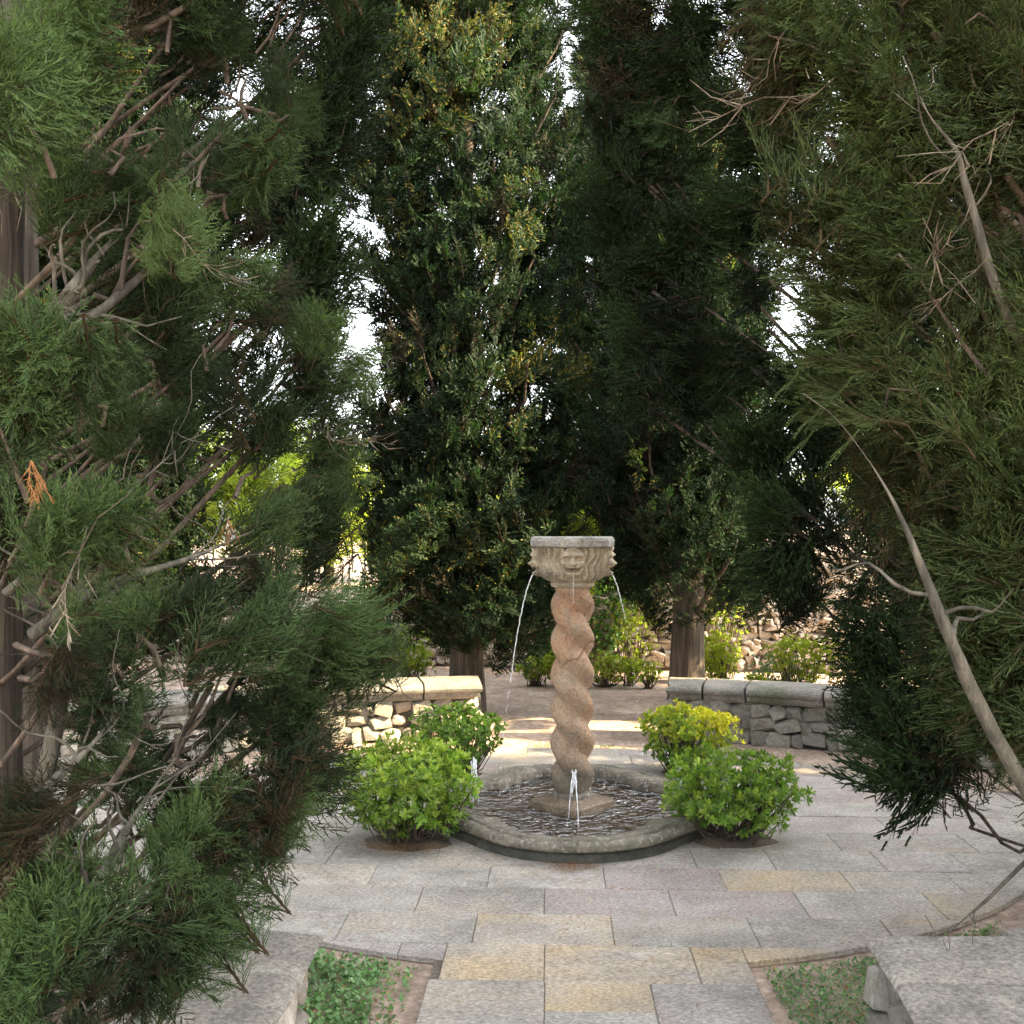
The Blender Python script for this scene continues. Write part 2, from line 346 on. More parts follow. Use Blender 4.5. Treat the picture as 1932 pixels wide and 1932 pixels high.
def slab(poly, mat):
    # drop doubled points
    P = []
    for p in poly:
        if not P or math.dist(p, P[-1]) > 0.012: P.append(p)
    if len(P) > 2 and math.dist(P[0], P[-1]) < 0.012: P.pop()
    if len(P) < 3 or area(P) < 0.003: return
    cx = sum(p[0] for p in P) / len(P); cy = sum(p[1] for p in P) / len(P)
    bm = bmesh.new(); z = SR.uniform(-0.0022, 0.0022)
    def ring(off, zz):
        r = []
        for i, p in enumerate(P):
            a = P[i - 1]; b = P[(i + 1) % len(P)]
            d1 = Vector((p[0] - a[0], p[1] - a[1])).normalized(); d2 = Vector((b[0] - p[0], b[1] - p[1])).normalized()
            n = Vector((-d1.y - d2.y, d1.x + d2.x)); n = n.normalized() / max(0.5, math.cos(d1.angle(d2) / 2)) if n.length > 1e-4 else Vector((0, 0))
            r.append(bm.verts.new((p[0] + n.x * off - cx, p[1] + n.y * off - cy, zz)))
        return r
    r0 = ring(0.0012, -0.022); r1 = ring(0.0012, z - 0.003); r2 = ring(0.0045, z)
    for A, B in ((r0, r1), (r1, r2)):
        for i in range(len(P)): bm.faces.new((A[i], A[(i + 1) % len(P)], B[(i + 1) % len(P)], B[i]))
    bm.faces.new(r2)
    me = bpy.data.meshes.new('slab'); bm.to_mesh(me); bm.free()
    me.materials.append(mat)
    o = bpy.data.objects.new('slab', me); SC.collection.objects.link(o); o.location = (cx, cy, 0); o.parent = paving_o
def ccw(p):
    s = sum(p[i][0] * p[(i + 1) % len(p)][1] - p[(i + 1) % len(p)][0] * p[i][1] for i in range(len(p)))
    return p if s > 0 else p[::-1]
GX = lambda u, v: gr(u, v).x
gy = lambda v: gr(1050, v).y
rows = [gy(1851), gy(1782), gy(1725), gy(1675), gy(1636), gy(1598.5)]
while rows[-1] < 2.1: rows.append(rows[-1] + 0.318 + SR.uniform(-0.012, 0.012))
K = {0: [(753, 1790), (836, 1812), (1027, 1810), (1311, 1815)],
     1: [(641, 1755), (896, 1750), (1155, 1750), (1418, 1752), (1672, 1750)],
     2: [(789, 1700), (1027, 1700), (1267, 1700), (1510, 1703), (1757, 1703)],
     3: [(700, 1655), (922, 1655), (1140, 1655), (1360, 1655), (1595, 1658), (1790, 1655)],
     4: [(620, 1620), (823, 1620), (1308, 1618), (1450, 1617), (1650, 1617), (1800, 1617)]}
G_, P_, O_ = M['pave_grey'], M['pave_pink'], M['pave_ochre']
KM = {0: [P_, P_, O_, O_, O_, P_], 1: [G_, G_, O_, G_, G_, O_, O_], 2: [G_, G_, P_, P_, G_, O_, G_], 3: [G_, G_, G_, P_, O_, G_, G_, G_], 4: [G_, G_, G_, G_, G_, P_, G_]}
for r in range(len(rows) - 1):
    y0, y1 = rows[r], rows[r + 1]
    if r in K: xs = [GX(u, v) for u, v in K[r]]
    else:
        xs = [-2.6 + SR.uniform(0, 0.5)]
    lo = xs[0]
    while lo > -3.2: lo -= SR.uniform(0.45, 0.68); xs.insert(0, lo)
    k0 = len(xs) - (len(K[r]) if r in K else 0)
    while xs[-1] < 3.3: xs.append(xs[-1] + SR.uniform(0.45, 0.68))
    for i in range(len(xs) - 1):
        if r in K and 0 <= i - k0 + 1 < len(KM[r]): mt = KM[r][i - k0 + 1]
        else: mt = SR.choice([G_, G_, P_, P_, O_] if r > 8 else [G_, G_, G_, P_])
        quad = [(xs[i], y0), (xs[i + 1], y0), (xs[i + 1], y1), (xs[i], y1)]
        inpath = r == 0 and xs[i] > -0.62 and xs[i + 1] < 1.2
        if inpath:
            if xs[i + 1] > 0.62: quad = [(xs[i], y0), (0.605, y0), (0.605, y1), (xs[i], y1)]; extra = clip([(0.605, y0), (xs[i + 1], y0), (xs[i + 1], y1), (0.605, y1)], LENS); slab(quad, mt); extra and slab(extra, mt); continue
            slab(quad, mt)
        else:
            if r == 0 and xs[i] < 0.605 < xs[i + 1]: pass
            c_ = clip(quad, LENS)
            if c_: slab(c_, mt)
# path slabs toward the camera
xm = GX(1027, 1900)
yb = [rows[0], gy(1908), gy(1992), -3.1, -3.6, -4.1, -4.6, -5.2, -5.8, -6.5, -7.2]
slab([(-0.545, -2.72), (xm, -2.72), (xm, rows[0]), (-0.545, rows[0])], G_)
xr = GX(1232, 1880)
slab([(xm, yb[1]), (xr, yb[1]), (xr, rows[0]), (xm, rows[0])], O_)
slab([(xr, -2.62), (0.605, -2.62), (0.605, rows[0]), (xr, rows[0])], P_)
slab([(xm, -2.72), (xr, -2.72), (xr, yb[1]), (xm, yb[1])], G_)
slab([(xr, -2.72), (0.605, -2.72), (0.605, -2.62), (xr, -2.62)], P_)
for i in range(3, 10):
    y1, y0 = (-2.72 if i == 3 else yb[i]), yb[i + 1]
    xc = SR.uniform(-0.2, 0.25)
    slab([(-0.545, y0), (xc, y0), (xc, y1), (-0.545, y1)], SR.choice([G_, P_])); slab([(xc, y0), (0.605, y0), (0.605, y1), (xc, y1)], SR.choice([G_, O_, P_]))
# cross paths
for sgn in (1, -1):
    yy = [rows[k] for k in range(len(rows)) if -1.05 < rows[k] < 0.8]
    for a, b in zip(yy[:-1], yy[1:]):
        ymid = (a + b) / 2
        # outer x of lens on this row
        xe = min(math.sqrt(max(0.1, FR ** 2 - (ymid - FC[1]) ** 2)), math.sqrt(max(0.1, BR ** 2 - (ymid - BC[1]) ** 2)), 2.75) 
        xs_ = [p[0] for p in clip([(-5, a), (5, a), (5, b), (-5, b)], LENS)]
        x = max(xs_) + 0.006 if xs_ else xe
        while x < 5.5:
            L = SR.uniform(0.45, 0.65)
            slab(ccw([(sgn * x, a), (sgn * (x + L), a), (sgn * (x + L), b), (sgn * x, b)]), SR.choice([G_, G_, P_])); x += L

# ------------------------------------------------------------------ stones and benches
def hull_stone(seed, n=16):
    r = random.Random(seed); bm = bmesh.new()
    for _ in range(n):
        v = Vector((r.gauss(0, 1), r.gauss(0, 1), r.gauss(0, 1))).normalized()
        e = 0.55; v = Vector([math.copysign(abs(c) ** e, c) for c in v]); v *= 0.5 / max(abs(v.x), abs(v.z), 0.62) * r.uniform(0.9, 1.05)
        bm.verts.new(v)
    res = bmesh.ops.convex_hull(bm, input=bm.verts)
    bmesh.ops.delete(bm, geom=[g for g in bm.verts if not g.link_faces], context='VERTS')
    me = bpy.data.meshes.new('stone'); bm.to_mesh(me); bm.free(); return me
def round_stone(seed):
    r = random.Random(seed); bm = bmesh.new(); bmesh.ops.create_icosphere(bm, subdivisions=2, radius=0.5)
    o = Vector((seed * 3.1, 0, 0))
    planes = [Vector((r.gauss(0, 1), r.gauss(0, .5), r.gauss(0, 1))).normalized() for _ in range(9)]
    for v in bm.verts:
        c = v.co.copy(); e = 0.6
        c = Vector([math.copysign(abs(k * 2) ** e, k) * 0.5 for k in c])
        for pl in planes:
            d = c.dot(pl)
            if d > 0.36: c -= pl * (d - 0.36)
        v.co = c * (1 + 0.12 * noise.noise(c * 2.5 + o))
    for f in bm.faces: f.smooth = False
    me = bpy.data.meshes.new('stone'); bm.to_mesh(me); bm.free(); return me
BSTONES = [round_stone(i) for i in range(9)]
for s_ in BSTONES: s_.materials.append(M['rubble'])
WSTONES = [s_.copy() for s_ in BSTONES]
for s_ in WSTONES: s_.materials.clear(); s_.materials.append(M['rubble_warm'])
BSTONES = [hull_stone(i + 400, 24) for i in range(10)]
for s_ in BSTONES: s_.materials.append(M['rubble'])
HST = [hull_stone(i + 40, 18) for i in range(9)]
for s_ in HST: s_.materials.append(M['rubble_warm'])

PROF = [(0.43, 0.42), (0.04, 0.422), (0.0, 0.413), (-0.022, 0.398), (-0.03, 0.38), (-0.026, 0.362), (-0.008, 0.350), (0.004, 0.346), (0.008, 0.335), (0.014, 0.315), (0.034, 0.296), (0.05, 0.29), (0.43, 0.29)]
def sweep(f, s0, s1, mat, parent, e0=False, e1=False, seed=0, depth=0.43, name='cap_stone', sub=6, topz=0.42, warp=0.004, thin=1.0):
    """f(s) -> (x, y, nx, ny) with n pointing to the visible inner face"""
    pr = [(min(a, 99) if a < 0.4 else depth, b) for a, b in PROF]
    ss = [s0 + (s1 - s0) * i / sub for i in range(sub + 1)]
    V = []; rr = random.Random(seed); tilt = rr.uniform(-0.003, 0.003); off = Vector((seed * 7.7, 0, 0))
    for k, s in enumerate(ss):
        for (a, z) in pr:
            dz = (z - 0.42) * thin + topz
            s2 = s
            shift = -(a if a < 0.06 else 0) 
            inset = max(0.0, 0.03 + (0.0 if z > 0.415 and a >= 0.04 else min(a, 0.05)) if a < 0.1 else (0.0 if z > 0.4 else 0.08))
            if k == 0 and e0: s2 = s + (inset if (z < 0.415) else (0.02 if a < .1 else .01))
            if k == sub and e1: s2 = s - (inset if (z < 0.415) else (0.02 if a < .1 else .01))
            x, y, nx, ny = f(s2)
            p = Vector((x - nx * a, y - ny * a, dz + tilt))
            p += warp * Vector((noise.noise(p * 9 + off), noise.noise(p * 9 + off + Vector((5, 0, 0))), noise.noise(p * 7 + off + Vector((0, 9, 0)))))
            V.append(p)
    n = len(pr); F = []
    for k in range(sub):
        for i in range(n): F.append((k * n + i, k * n + (i + 1) % n, (k + 1) * n + (i + 1) % n, (k + 1) * n + i))
    F.append(tuple(range(n))[::-1]); F.append(tuple(range(sub * n, sub * n + n)))
    me = bpy.data.meshes.new(name); me.from_pydata([tuple(v) for v in V], [], F)
    bm = bmesh.new(); bm.from_mesh(me); bmesh.ops.recalc_face_normals(bm, faces=bm.faces); bm.to_mesh(me); bm.free()
    return link(name, me, mat, parent)
def core(f, s0, s1, mat, parent, r0=0.085, r1=0.40, z0=-0.04, z1=0.295, sub=14, name='wall_core'):
    V = []; F = []
    for k in range(sub + 1):
        x, y, nx, ny = f(s0 + (s1 - s0) * k / sub)
        for a, z in ((r0, z0), (r0, z1), (r1, z1), (r1, z0)): V.append((x - nx * a, y - ny * a, z))
    for k in range(sub):
        for i in range(4): F.append((k * 4 + i, k * 4 + (i + 1) % 4, k * 4 + 4 + (i + 1) % 4, k * 4 + 4 + i))
    F.append((3, 2, 1, 0)); e = sub * 4; F.append((e, e + 1, e + 2, e + 3))
    me = bpy.data.meshes.new(name); me.from_pydata(V, [], F)
    bm = bmesh.new(); bm.from_mesh(me); bmesh.ops.recalc_face_normals(bm, faces=bm.faces); bm.to_mesh(me); bm.free()
    return link(name, me, mat, parent)
def facing(pos, n, size, depth, rnd, meshes, parent, name='stone', rot=0.25):
    o = bpy.data.objects.new(name, rnd.choice(meshes)); SC.collection.objects.link(o)
    ang = math.atan2(n[1], n[0]) - math.pi / 2
    o.location = pos; o.rotation_euler = (rnd.uniform(-.12, .12), rnd.uniform(-rot, rot), ang + rnd.uniform(-.1, .1)); o.scale = (size[0], depth, size[1])
    o.parent = parent
    return o
def stone_face(f, s0, s1, parent, meshes, rnd, r=0.085, zr=((-0.02, 0.08), (0.08, 0.185), (0.185, 0.29)), wmin=0.07, wmax=0.19, gap=0.0):
    for (za, zb) in zr:
        s = s0
        while s < s1:
            w = min(rnd.uniform(wmin, wmax), max(0.06, s1 - s)); x, y, nx, ny = f(s + w / 2)
            hh = (zb - za) * rnd.uniform(0.88, 1.12)
            facing((x - nx * (r + 0.012), y - ny * (r + 0.012), (za + zb) / 2 + rnd.uniform(-.015, .015)), (nx, ny), (w * 1.12, hh * 1.12), rnd.uniform(0.085, 0.12), rnd, meshes, parent)
            s += w - gap
BKC, BKR = (0.0, -2.52), 4.80
def arc_back(sign):
    def f(s):      # s: arc length from the axis
        a = s / BKR; x = math.sin(a) * sign; y = math.cos(a)
        return (BKC[0] + x * BKR, BKC[1] + y * BKR, -x, -y)
    return f
FTC, FTR = (0.0, 1.95), 4.82
def arc_front(sign):
    def f(s):
        a = s / FTR; x = math.sin(a) * sign; y = -math.cos(a)
        return (FTC[0] + x * FTR, FTC[1] + y * FTR, -x, -y)
    return f
def bench(name, label, f, s0, s1, cuts, capmat, stones, seed, e0=True, e1=True, end0=True, mortar='mortar', smax=99, thin=1.0):
    x, y, nx, ny = f((s0 + s1) / 2)
    root = empty(name, (x, y, 0)); tag(root, label, 'bench', 'stone benches round the court')
    bpy.context.view_layer.update()
    core(f, s0 + 0.06, s1 - 0.06, M[mortar], root, z1=0.42 - 0.13 * thin + 0.004)
    zt_ = 0.42 - 0.13 * thin; ZR = ((-0.02, zt_ * .3), (zt_ * .3, zt_ * .64), (zt_ * .64, zt_))
    cc = [s0] + cuts + [s1]
    for i in range(len(cc) - 1):
        sweep(f, cc[i] + (0 if i == 0 else 0.008), cc[i + 1] - (0 if i == len(cc) - 2 else 0.008), capmat, root, e0 and i == 0, e1 and i == len(cc) - 2, seed + i, thin=thin, warp=0.004 if thin == 1 else 0.008)
    rnd = random.Random(seed)
    holder = root
    before = set(SC.objects)
    stone_face(f, s0 + 0.05, min(s1 - 0.05, smax), None, stones, rnd, zr=ZR, r=0.085 if thin == 1 else 0.03)
    if end0:      # stones on the end wall
        x, y, nx, ny = f(s0 + 0.07); x2, y2, _, _ = f(s0 + 0.3); t = Vector((x - x2, y - y2)).normalized()
        for (za, zb) in ZR:
            a = 0.1
            while a < 0.42:
                w = rnd.uniform(0.09, 0.15)
                facing((x - nx * (a + w / 2 - .03) , y - ny * (a + w / 2 - .03), (za + zb) / 2), (t.x, t.y), (w, (zb - za) * 1.02), 0.10, rnd, stones, None); a += w
    for o in set(SC.objects) - before:
        o.parent = root; o.matrix_parent_inverse = root.matrix_basis.inverted()
    return root
def scut(f_u, lo, hi, n, rnd):
    return [lo + (hi - lo) * (i + 1) / (n + 1) + rnd.uniform(-.05, .05) for i in range(n)]
rb = random.Random(5)
bench('stone_bench', 'curved grey stone bench behind the fountain right of the gap, below the thick trunk', arc_back(1), 0.76, 4.6, [1.04, 1.36, 1.93, 2.5, 3.1, 3.7], M['cap'], BSTONES, 10)
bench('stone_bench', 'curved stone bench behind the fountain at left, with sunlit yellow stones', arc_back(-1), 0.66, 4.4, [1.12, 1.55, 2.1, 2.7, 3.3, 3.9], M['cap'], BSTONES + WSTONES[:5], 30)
bench('stone_bench', 'curved stone bench running right from the near right corner slab', arc_front(1), 1.22, 2.4, [1.8], M['cap_warm'], BSTONES, 50, e0=False, end0=False, thin=0.46)
bench('stone_bench', 'curved stone bench running left from the near left corner, under cypress foliage', arc_front(-1), 1.22, 2.4, [1.8], M['cap_warm'], WSTONES, 60, e0=False, end0=False, thin=0.46)
def line_wall(sign, x0, x1, ytop):
    def f(s): # s measured from the fountain end toward the camera
        return (sign * (x0 + (x1 - x0) * s / 0.55) if s < 0.55 else sign * x1, ytop - s, -sign, 0)
    return f
bench('path_wall', 'low stone wall with wide pale capstones at bottom right corner of the path', line_wall(1, 0.815, 0.775, -2.76), 0.0, 4.0, [0.33, 0.95, 1.6, 2.3, 3.1], M['cap_warm'], BSTONES, 70, thin=0.46)
bench('path_wall', 'low stone wall with pale capstones at bottom left, partly under cypress sprays', line_wall(-1, 0.79, 0.79, -2.80), 0.0, 4.0, [0.30, 0.9, 1.6, 2.3, 3.1], M['cap_warm'], WSTONES, 80, thin=0.46)
for o in SC.objects:
    if o.name.startswith('path_wall'): o['category'] = 'wall'; o['group'] = 'low walls beside the path'

# ------------------------------------------------------------------ fountain
fo = empty('fountain', (0, 0, 0)); tag(fo, 'stone fountain with twisted orange column, carved mask capital and quatrefoil basin', 'fountain')
def quat(theta, r, d):
    best = 0
    for k in range(4):
        a = (theta - (k * math.pi / 2) + math.pi) % (2 * math.pi) - math.pi
        if abs(a) < math.pi / 2 and r * r - (d * math.sin(a)) ** 2 > 0:
            best = max(best, d * math.cos(a) + math.sqrt(r * r - (d * math.sin(a)) ** 2))
    return best
NB = 240; TB = [2 * math.pi * i / NB for i in range(NB)]
BR0 = [quat(t, 0.385, 0.355) for t in TB]; BR1 = [quat(t, 0.70, 0.165) * (1 - 0.085 * math.cos(t) ** 2) for t in TB]
def smooth(a, k):
    a = np.array(a)
    for _ in range(k): a = (np.roll(a, 1) + a + np.roll(a, -1)) / 3
    return a
BR0 = smooth(BR0, 2); BR1 = smooth(BR1, 6)
# section: (blend 0 inner .. 1 outer, extra, z)
SEC = [(0, 0, 0.0), (0, 0, 0.05), (0, 0.0, 0.082), (0, 0.012, 0.098), (0.35, 0, 0.106), (0.62, 0, 0.108), (0.64, 0, 0.106), (0.665, 0, 0.088), (0.70, 0, 0.086), (0.73, 0, 0.102), (0.86, 0, 0.104), (0.95, 0, 0.098), (1.0, 0.002, 0.084), (1.0, 0, 0.066), (0.96, 0, 0.054), (0.80, 0, 0.048)]
V = []
for j, (b, e, z) in enumerate(SEC):
    for i, t in enumerate(TB):
        r = BR0[i] * (1 - b) + BR1[i] * b + e
        p = Vector((r * math.cos(t), r * math.sin(t), z)); nz = noise.noise(p * 14) * 0.008 + noise.noise(p * 4) * 0.012
        br = 0.012 * max(0, noise.noise(p * 22 + Vector((3, 3, 3)))) if z > .06 else 0
        V.append((p.x * (1 + nz * 0.5), p.y * (1 + nz * 0.5), p.z + (nz * 0.6 if z > 0.05 else 0) - br))
F = []
for j in range(len(SEC) - 1):
    for i in range(NB): F.append((j * NB + i, j * NB + (i + 1) % NB, (j + 1) * NB + (i + 1) % NB, (j + 1) * NB + i)[::-1])
link('basin', npmesh('basin', V, np.array(F), smooth=True), M['basin'], fo)
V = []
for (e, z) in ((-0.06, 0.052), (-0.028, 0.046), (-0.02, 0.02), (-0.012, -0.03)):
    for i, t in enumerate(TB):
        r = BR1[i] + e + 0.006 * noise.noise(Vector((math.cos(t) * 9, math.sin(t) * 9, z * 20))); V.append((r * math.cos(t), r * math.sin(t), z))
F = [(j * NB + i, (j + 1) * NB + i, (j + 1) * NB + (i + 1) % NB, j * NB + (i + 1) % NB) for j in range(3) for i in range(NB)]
link('basin_foot', npmesh('basin_foot', V, np.array(F), smooth=True), M['dark_stone'], fo)
V = [(0, 0, 0.012)] + [(BR0[i] * 1.03 * math.cos(t), BR0[i] * 1.03 * math.sin(t), 0.012) for i, t in enumerate(TB)]
me = bpy.data.meshes.new('basin_floor'); me.from_pydata(V, [], [(0, 1 + i, 1 + (i + 1) % NB) for i in range(NB)]); link('basin_floor', me, M['basin_floor'], fo)
V = [(v[0], v[1], 0.048) for v in V]
me = bpy.data.meshes.new('water'); me.from_pydata(V, [], [(0, 1 + i, 1 + (i + 1) % NB) for i in range(NB)])
wat = link('water', me, M['water'])
tag(wat, 'rippling brown water in the fountain basin', 'water')
wat['kind'] = 'structure'; del wat['category']
# plinth: rotated square block with chamfered top
def loft(name, rings, mat, parent, smooth_=False, warp=0.0, close=True):
    n = len(rings[0]); V = []; 
    for r in rings:
        for p in r:
            p = Vector(p)
            if warp: p += warp * Vector((noise.noise(p * 11), noise.noise(p * 11 + Vector((7, 0, 0))), noise.noise(p * 9 + Vector((0, 7, 0)))))
            V.append(tuple(p))
    F = [(j * n + i, j * n + (i + 1) % n, (j + 1) * n + (i + 1) % n, (j + 1) * n + i) for j in range(len(rings) - 1) for i in range(n)]
    if close: F.append(tuple(range(n))[::-1]); F.append(tuple(range((len(rings) - 1) * n, len(rings) * n)))
    me = bpy.data.meshes.new(name); me.from_pydata(V, [], F)
    if smooth_:
        for p_ in me.polygons: p_.use_smooth = True
    return link(name, me, mat, parent)
def sq(h, z, n=8, rot=math.pi / 4 + 0.04, p=9.0):
    out = []
    for i in range(n * 4):
        t = 2 * math.pi * i / (n * 4); r = h / (abs(math.cos(t)) ** p + abs(math.sin(t)) ** p) ** (1 / p)
        out.append((r * math.cos(t + rot), r * math.sin(t + rot), z))
    return out
loft('plinth', [sq(0.172, 0.0, p=14), sq(0.175, 0.085, p=14), sq(0.168, 0.096, p=14), sq(0.11, 0.112, p=6)], M['plinth'], fo, warp=0.008)
circ = lambda r, z, n=40: [(r * math.cos(2 * math.pi * i / n), r * math.sin(2 * math.pi * i / n), z) for i in range(n)]
loft('drum', [circ(0.108, 0.06), circ(0.112, 0.085), circ(0.112, 0.125), circ(0.100, 0.14), circ(0.08, 0.145)], M['basin'], fo, True, 0.006)
# twisted shaft: two-start helix
Z0, Z1 = 0.130, 1.285; NZ, NP = 190, 72; V = []; H = 0.190
for j in range(NZ):
    z = Z0 + (Z1 - Z0) * j / (NZ - 1)
    ph = -math.pi * (z - 1.168) / H          # silhouette bulges every H metres
    for i in range(NP):
        t = 2 * math.pi * i / NP
        cc_ = math.cos(t - ph)               # two lobes
        r = 0.085 + 0.037 * abs(cc_) ** 1.5
        e = 1.0
        if z < Z0 + 0.10: r = r * 0.4 + 0.6 * (0.112 * math.sqrt(max(0, 1 - ((Z0 + 0.085 - z) / 0.11) ** 2)) if z < Z0 + .085 else 0.112) 
        if z > Z1 - 0.03: r = r * .4 + .6 * 0.105
        p = Vector((r * math.cos(t), r * math.sin(t), z)); nz = noise.noise(p * 16) * 0.003 + noise.noise(p * 50) * 0.0018 + noise.noise(p * 6) * 0.005
        # old crack with patched mortar, running diagonally across the front
        crack = (z - (0.878 + 0.78 * p.x - 0.014 * math.sin(p.x * 55))) 
        if p.y < 0.03 and p.x > -0.09: nz -= 0.016 * math.exp(-(crack / 0.0060) ** 2)
        r += nz; V.append((r * math.cos(t), r * math.sin(t), z))
F = [(j * NP + i, j * NP + (i + 1) % NP, (j + 1) * NP + (i + 1) % NP, (j + 1) * NP + i) for j in range(NZ - 1) for i in range(NP)]
link('twisted_shaft', npmesh('twisted_shaft', V, np.array(F), smooth=True), M['shaft'], fo)
loft('neck_ring', [circ(0.098, 1.272), circ(0.118, 1.279), circ(0.124, 1.291), circ(0.124, 1.304), circ(0.116, 1.317), circ(0.10, 1.322)], M['capital'], fo, True, 0.003)
# capital with four masks and wavy tendrils
NC, NH = 360, 110; V = []
def G(x, y, x0, y0, sx, sy): return math.exp(-((x - x0) / sx) ** 2 - ((y - y0) / sy) ** 2)
for j in range(NH):
    h = j / (NH - 1); z = 1.312 + h * (1.505 - 1.312)
    s = float(np.interp(h, [0, 0.08, 0.25, 0.5, 0.8, 1.0], [0.132, 0.160, 0.174, 0.178, 0.180, 0.182])); p = 3.2 + 1.2 * h
    for i in range(NC):
        t = 2 * math.pi * i / NC
        r = s / (abs(math.cos(t)) ** p + abs(math.sin(t)) ** p) ** (1 / p)
        k = round(t / (math.pi / 2)); a = t - k * math.pi / 2      # face-centred angle
        x = math.tan(a) * s; y = h * 0.193                          # lateral, height on face
        d = 0.0
        # mask (x0, y0 keep the unscaled coordinates)
        x0, y0 = x, y; x = x / 1.34; y = (y - 0.07) / 1.10 + 0.07
        fx = 0.046 * math.sqrt(max(0.0, 1 - ((y - 0.103) / 0.075) ** 2)) if abs(y - 0.103) < 0.075 else 0.0
        ins = 1 / (1 + math.exp((abs(x) - fx) / 0.0025)) if fx > 0 else 0.0       # inside the face outline
        dome = 0.034 * math.sqrt(max(0.0, 1 - (x / 0.056) ** 2)) * ins
        f_ = dome
        f_ += ins * 0.015 * math.exp(-((y - 0.139 + 5 * x * x) / 0.010) ** 2) * (1 if abs(x) > 0.006 else .7)          # brow ridge
        f_ -= 0.020 * (G(abs(x), y, 0.019, 0.122, 0.011, 0.0085)) - 0.010 * G(abs(x), y, 0.019, 0.121, 0.0055, 0.004)    # eye sockets with eyeballs
        f_ += 0.016 * math.exp(-(x / 0.0085) ** 2) * max(0, min(1, (0.138 - y) / 0.045)) * (1 if y > 0.090 else math.exp(-((y - 0.090) / 0.007) ** 2)) + 0.010 * G(x, y, 0, 0.095, 0.0145, 0.009)
        f_ += 0.014 * G(abs(x), y, 0.028, 0.098, 0.012, 0.011)                                                          # cheeks
        ym = 0.064 + 9 * x * x
        f_ += 0.010 * math.exp(-((y - ym - 0.013) / 0.0075) ** 2) * math.exp(-(x / 0.028) ** 4)
        f_ -= 0.036 * math.exp(-((y - ym) / 0.0075) ** 2) * math.exp(-(x / 0.027) ** 4)
        f_ += 0.012 * G(x, y, 0, 0.046, 0.018, 0.010)
        f_ += 0.008 * math.exp(-((y - 0.172) / 0.017) ** 2) * math.exp(-(x / 0.05) ** 4) * (0.75 + 0.4 * math.sin(x * 260))  # curls over the brow
        d += f_ * 1.2
        x, y = x0, y0
        # carved wavy strands flowing down on either side
        m = 1 - ins
        ax = abs(x) - 0.066 - 0.28 * (y - 0.1) + 0.012 * math.sin(y * 52 + (0.5 if x > 0 else 2.0) + k)
        w_ = abs(math.sin(ax * 78)) ** 0.9
        d += m * (0.027 * w_ - 0.015) * min(1, y / 0.03)
        d += m * 0.003 * noise.noise(Vector((x * 40, y * 40, k)))
        r += d
        q_ = Vector((r * math.cos(t), r * math.sin(t), z)); r += noise.noise(q_ * 60) * 0.003
        V.append((r * math.cos(t), r * math.sin(t), z))
F = [(j * NC + i, j * NC + (i + 1) % NC, (j + 1) * NC + (i + 1) % NC, (j + 1) * NC + i) for j in range(NH - 1) for i in range(NC)]
cap_o = link('carved_capital', npmesh('carved_capital', V, np.array(F), smooth=True), M['capital'], fo)
cap_o['label'] = 'capital carved with grinning masks between wavy tendrils'
def octo(h, z, c=0.10):
    pts = []
    for k in range(4):
        a = k * math.pi / 2 - math.pi / 2
        for (x, y) in ((-h + c, -h), (-0.05, -h), (-0.04, -h - 0.012), (0.04, -h - 0.012), (0.05, -h), (h - c, -h), (h - c * .3, -h + c * .3)):
            ca, sa = math.cos(a + math.pi / 2), math.sin(a + math.pi / 2); pts.append((x * ca - y * sa, x * sa + y * ca, z))
    return pts
loft('top_slab', [octo(0.205, 1.498), octo(0.219, 1.504), octo(0.222, 1.535), octo(0.219, 1.552), octo(0.205, 1.558)], M['slabtop'], fo, warp=0.006)
for k, a in enumerate((-math.pi / 2, math.pi, 0, math.pi / 2)):
    q = Q(); r0 = 0.192; tube(q, [(r0 * math.cos(a), r0 * math.sin(a), 1.380), ((r0 + .035) * math.cos(a), (r0 + .035) * math.sin(a), 1.379)], [0.0055, 0.0055], 10); q.build('spout', M['bed'], fo)
# jets of water
def jet(label, a, vh, r0, r1, z_end, mat='jet', seed=0, start=0.232, brk=1.0, z0=1.378):
    P = []; n = 46; drop = z0 - z_end; rn = random.Random(seed)
    for i in range(n):
        q1 = (i / (n - 1)) ; dz = drop * q1 * brk; tt = math.sqrt(2 * dz / 9.81 + 1e-6); R = start + vh * tt
        P.append((R * math.cos(a) + rn.uniform(-1, 1) * 0.0012 * (1 + q1), R * math.sin(a), z0 - dz))
    rad = [max(0.0007, (r0 + (r1 - r0) * i / (n - 1)) * (1 + 0.4 * math.sin(i * 1.3 + seed) * i / n + rn.uniform(-.3, .3) * i / n)) for i in range(n)]
    q = Q(); tube(q, P, rad, 8); o = q.build('water_jet', M[mat], None, True)
    return tag(o, label, 'water jet', 'water jets of the fountain')
jet('long water jet falling in an arc from the left mask', math.pi, 0.45, 0.0040, 0.0024, 0.74, seed=1, start=0.185)
jet('water jet arcing from the right mask', 0.0, 0.45, 0.0038, 0.0014, 1.10, seed=2, mat='jet', start=0.185)
jet('thin trickle falling from the mouth of the front mask', -math.pi / 2, 0.10, 0.0024, 0.0010, 1.20, 'thin_jet', seed=3, start=0.215)
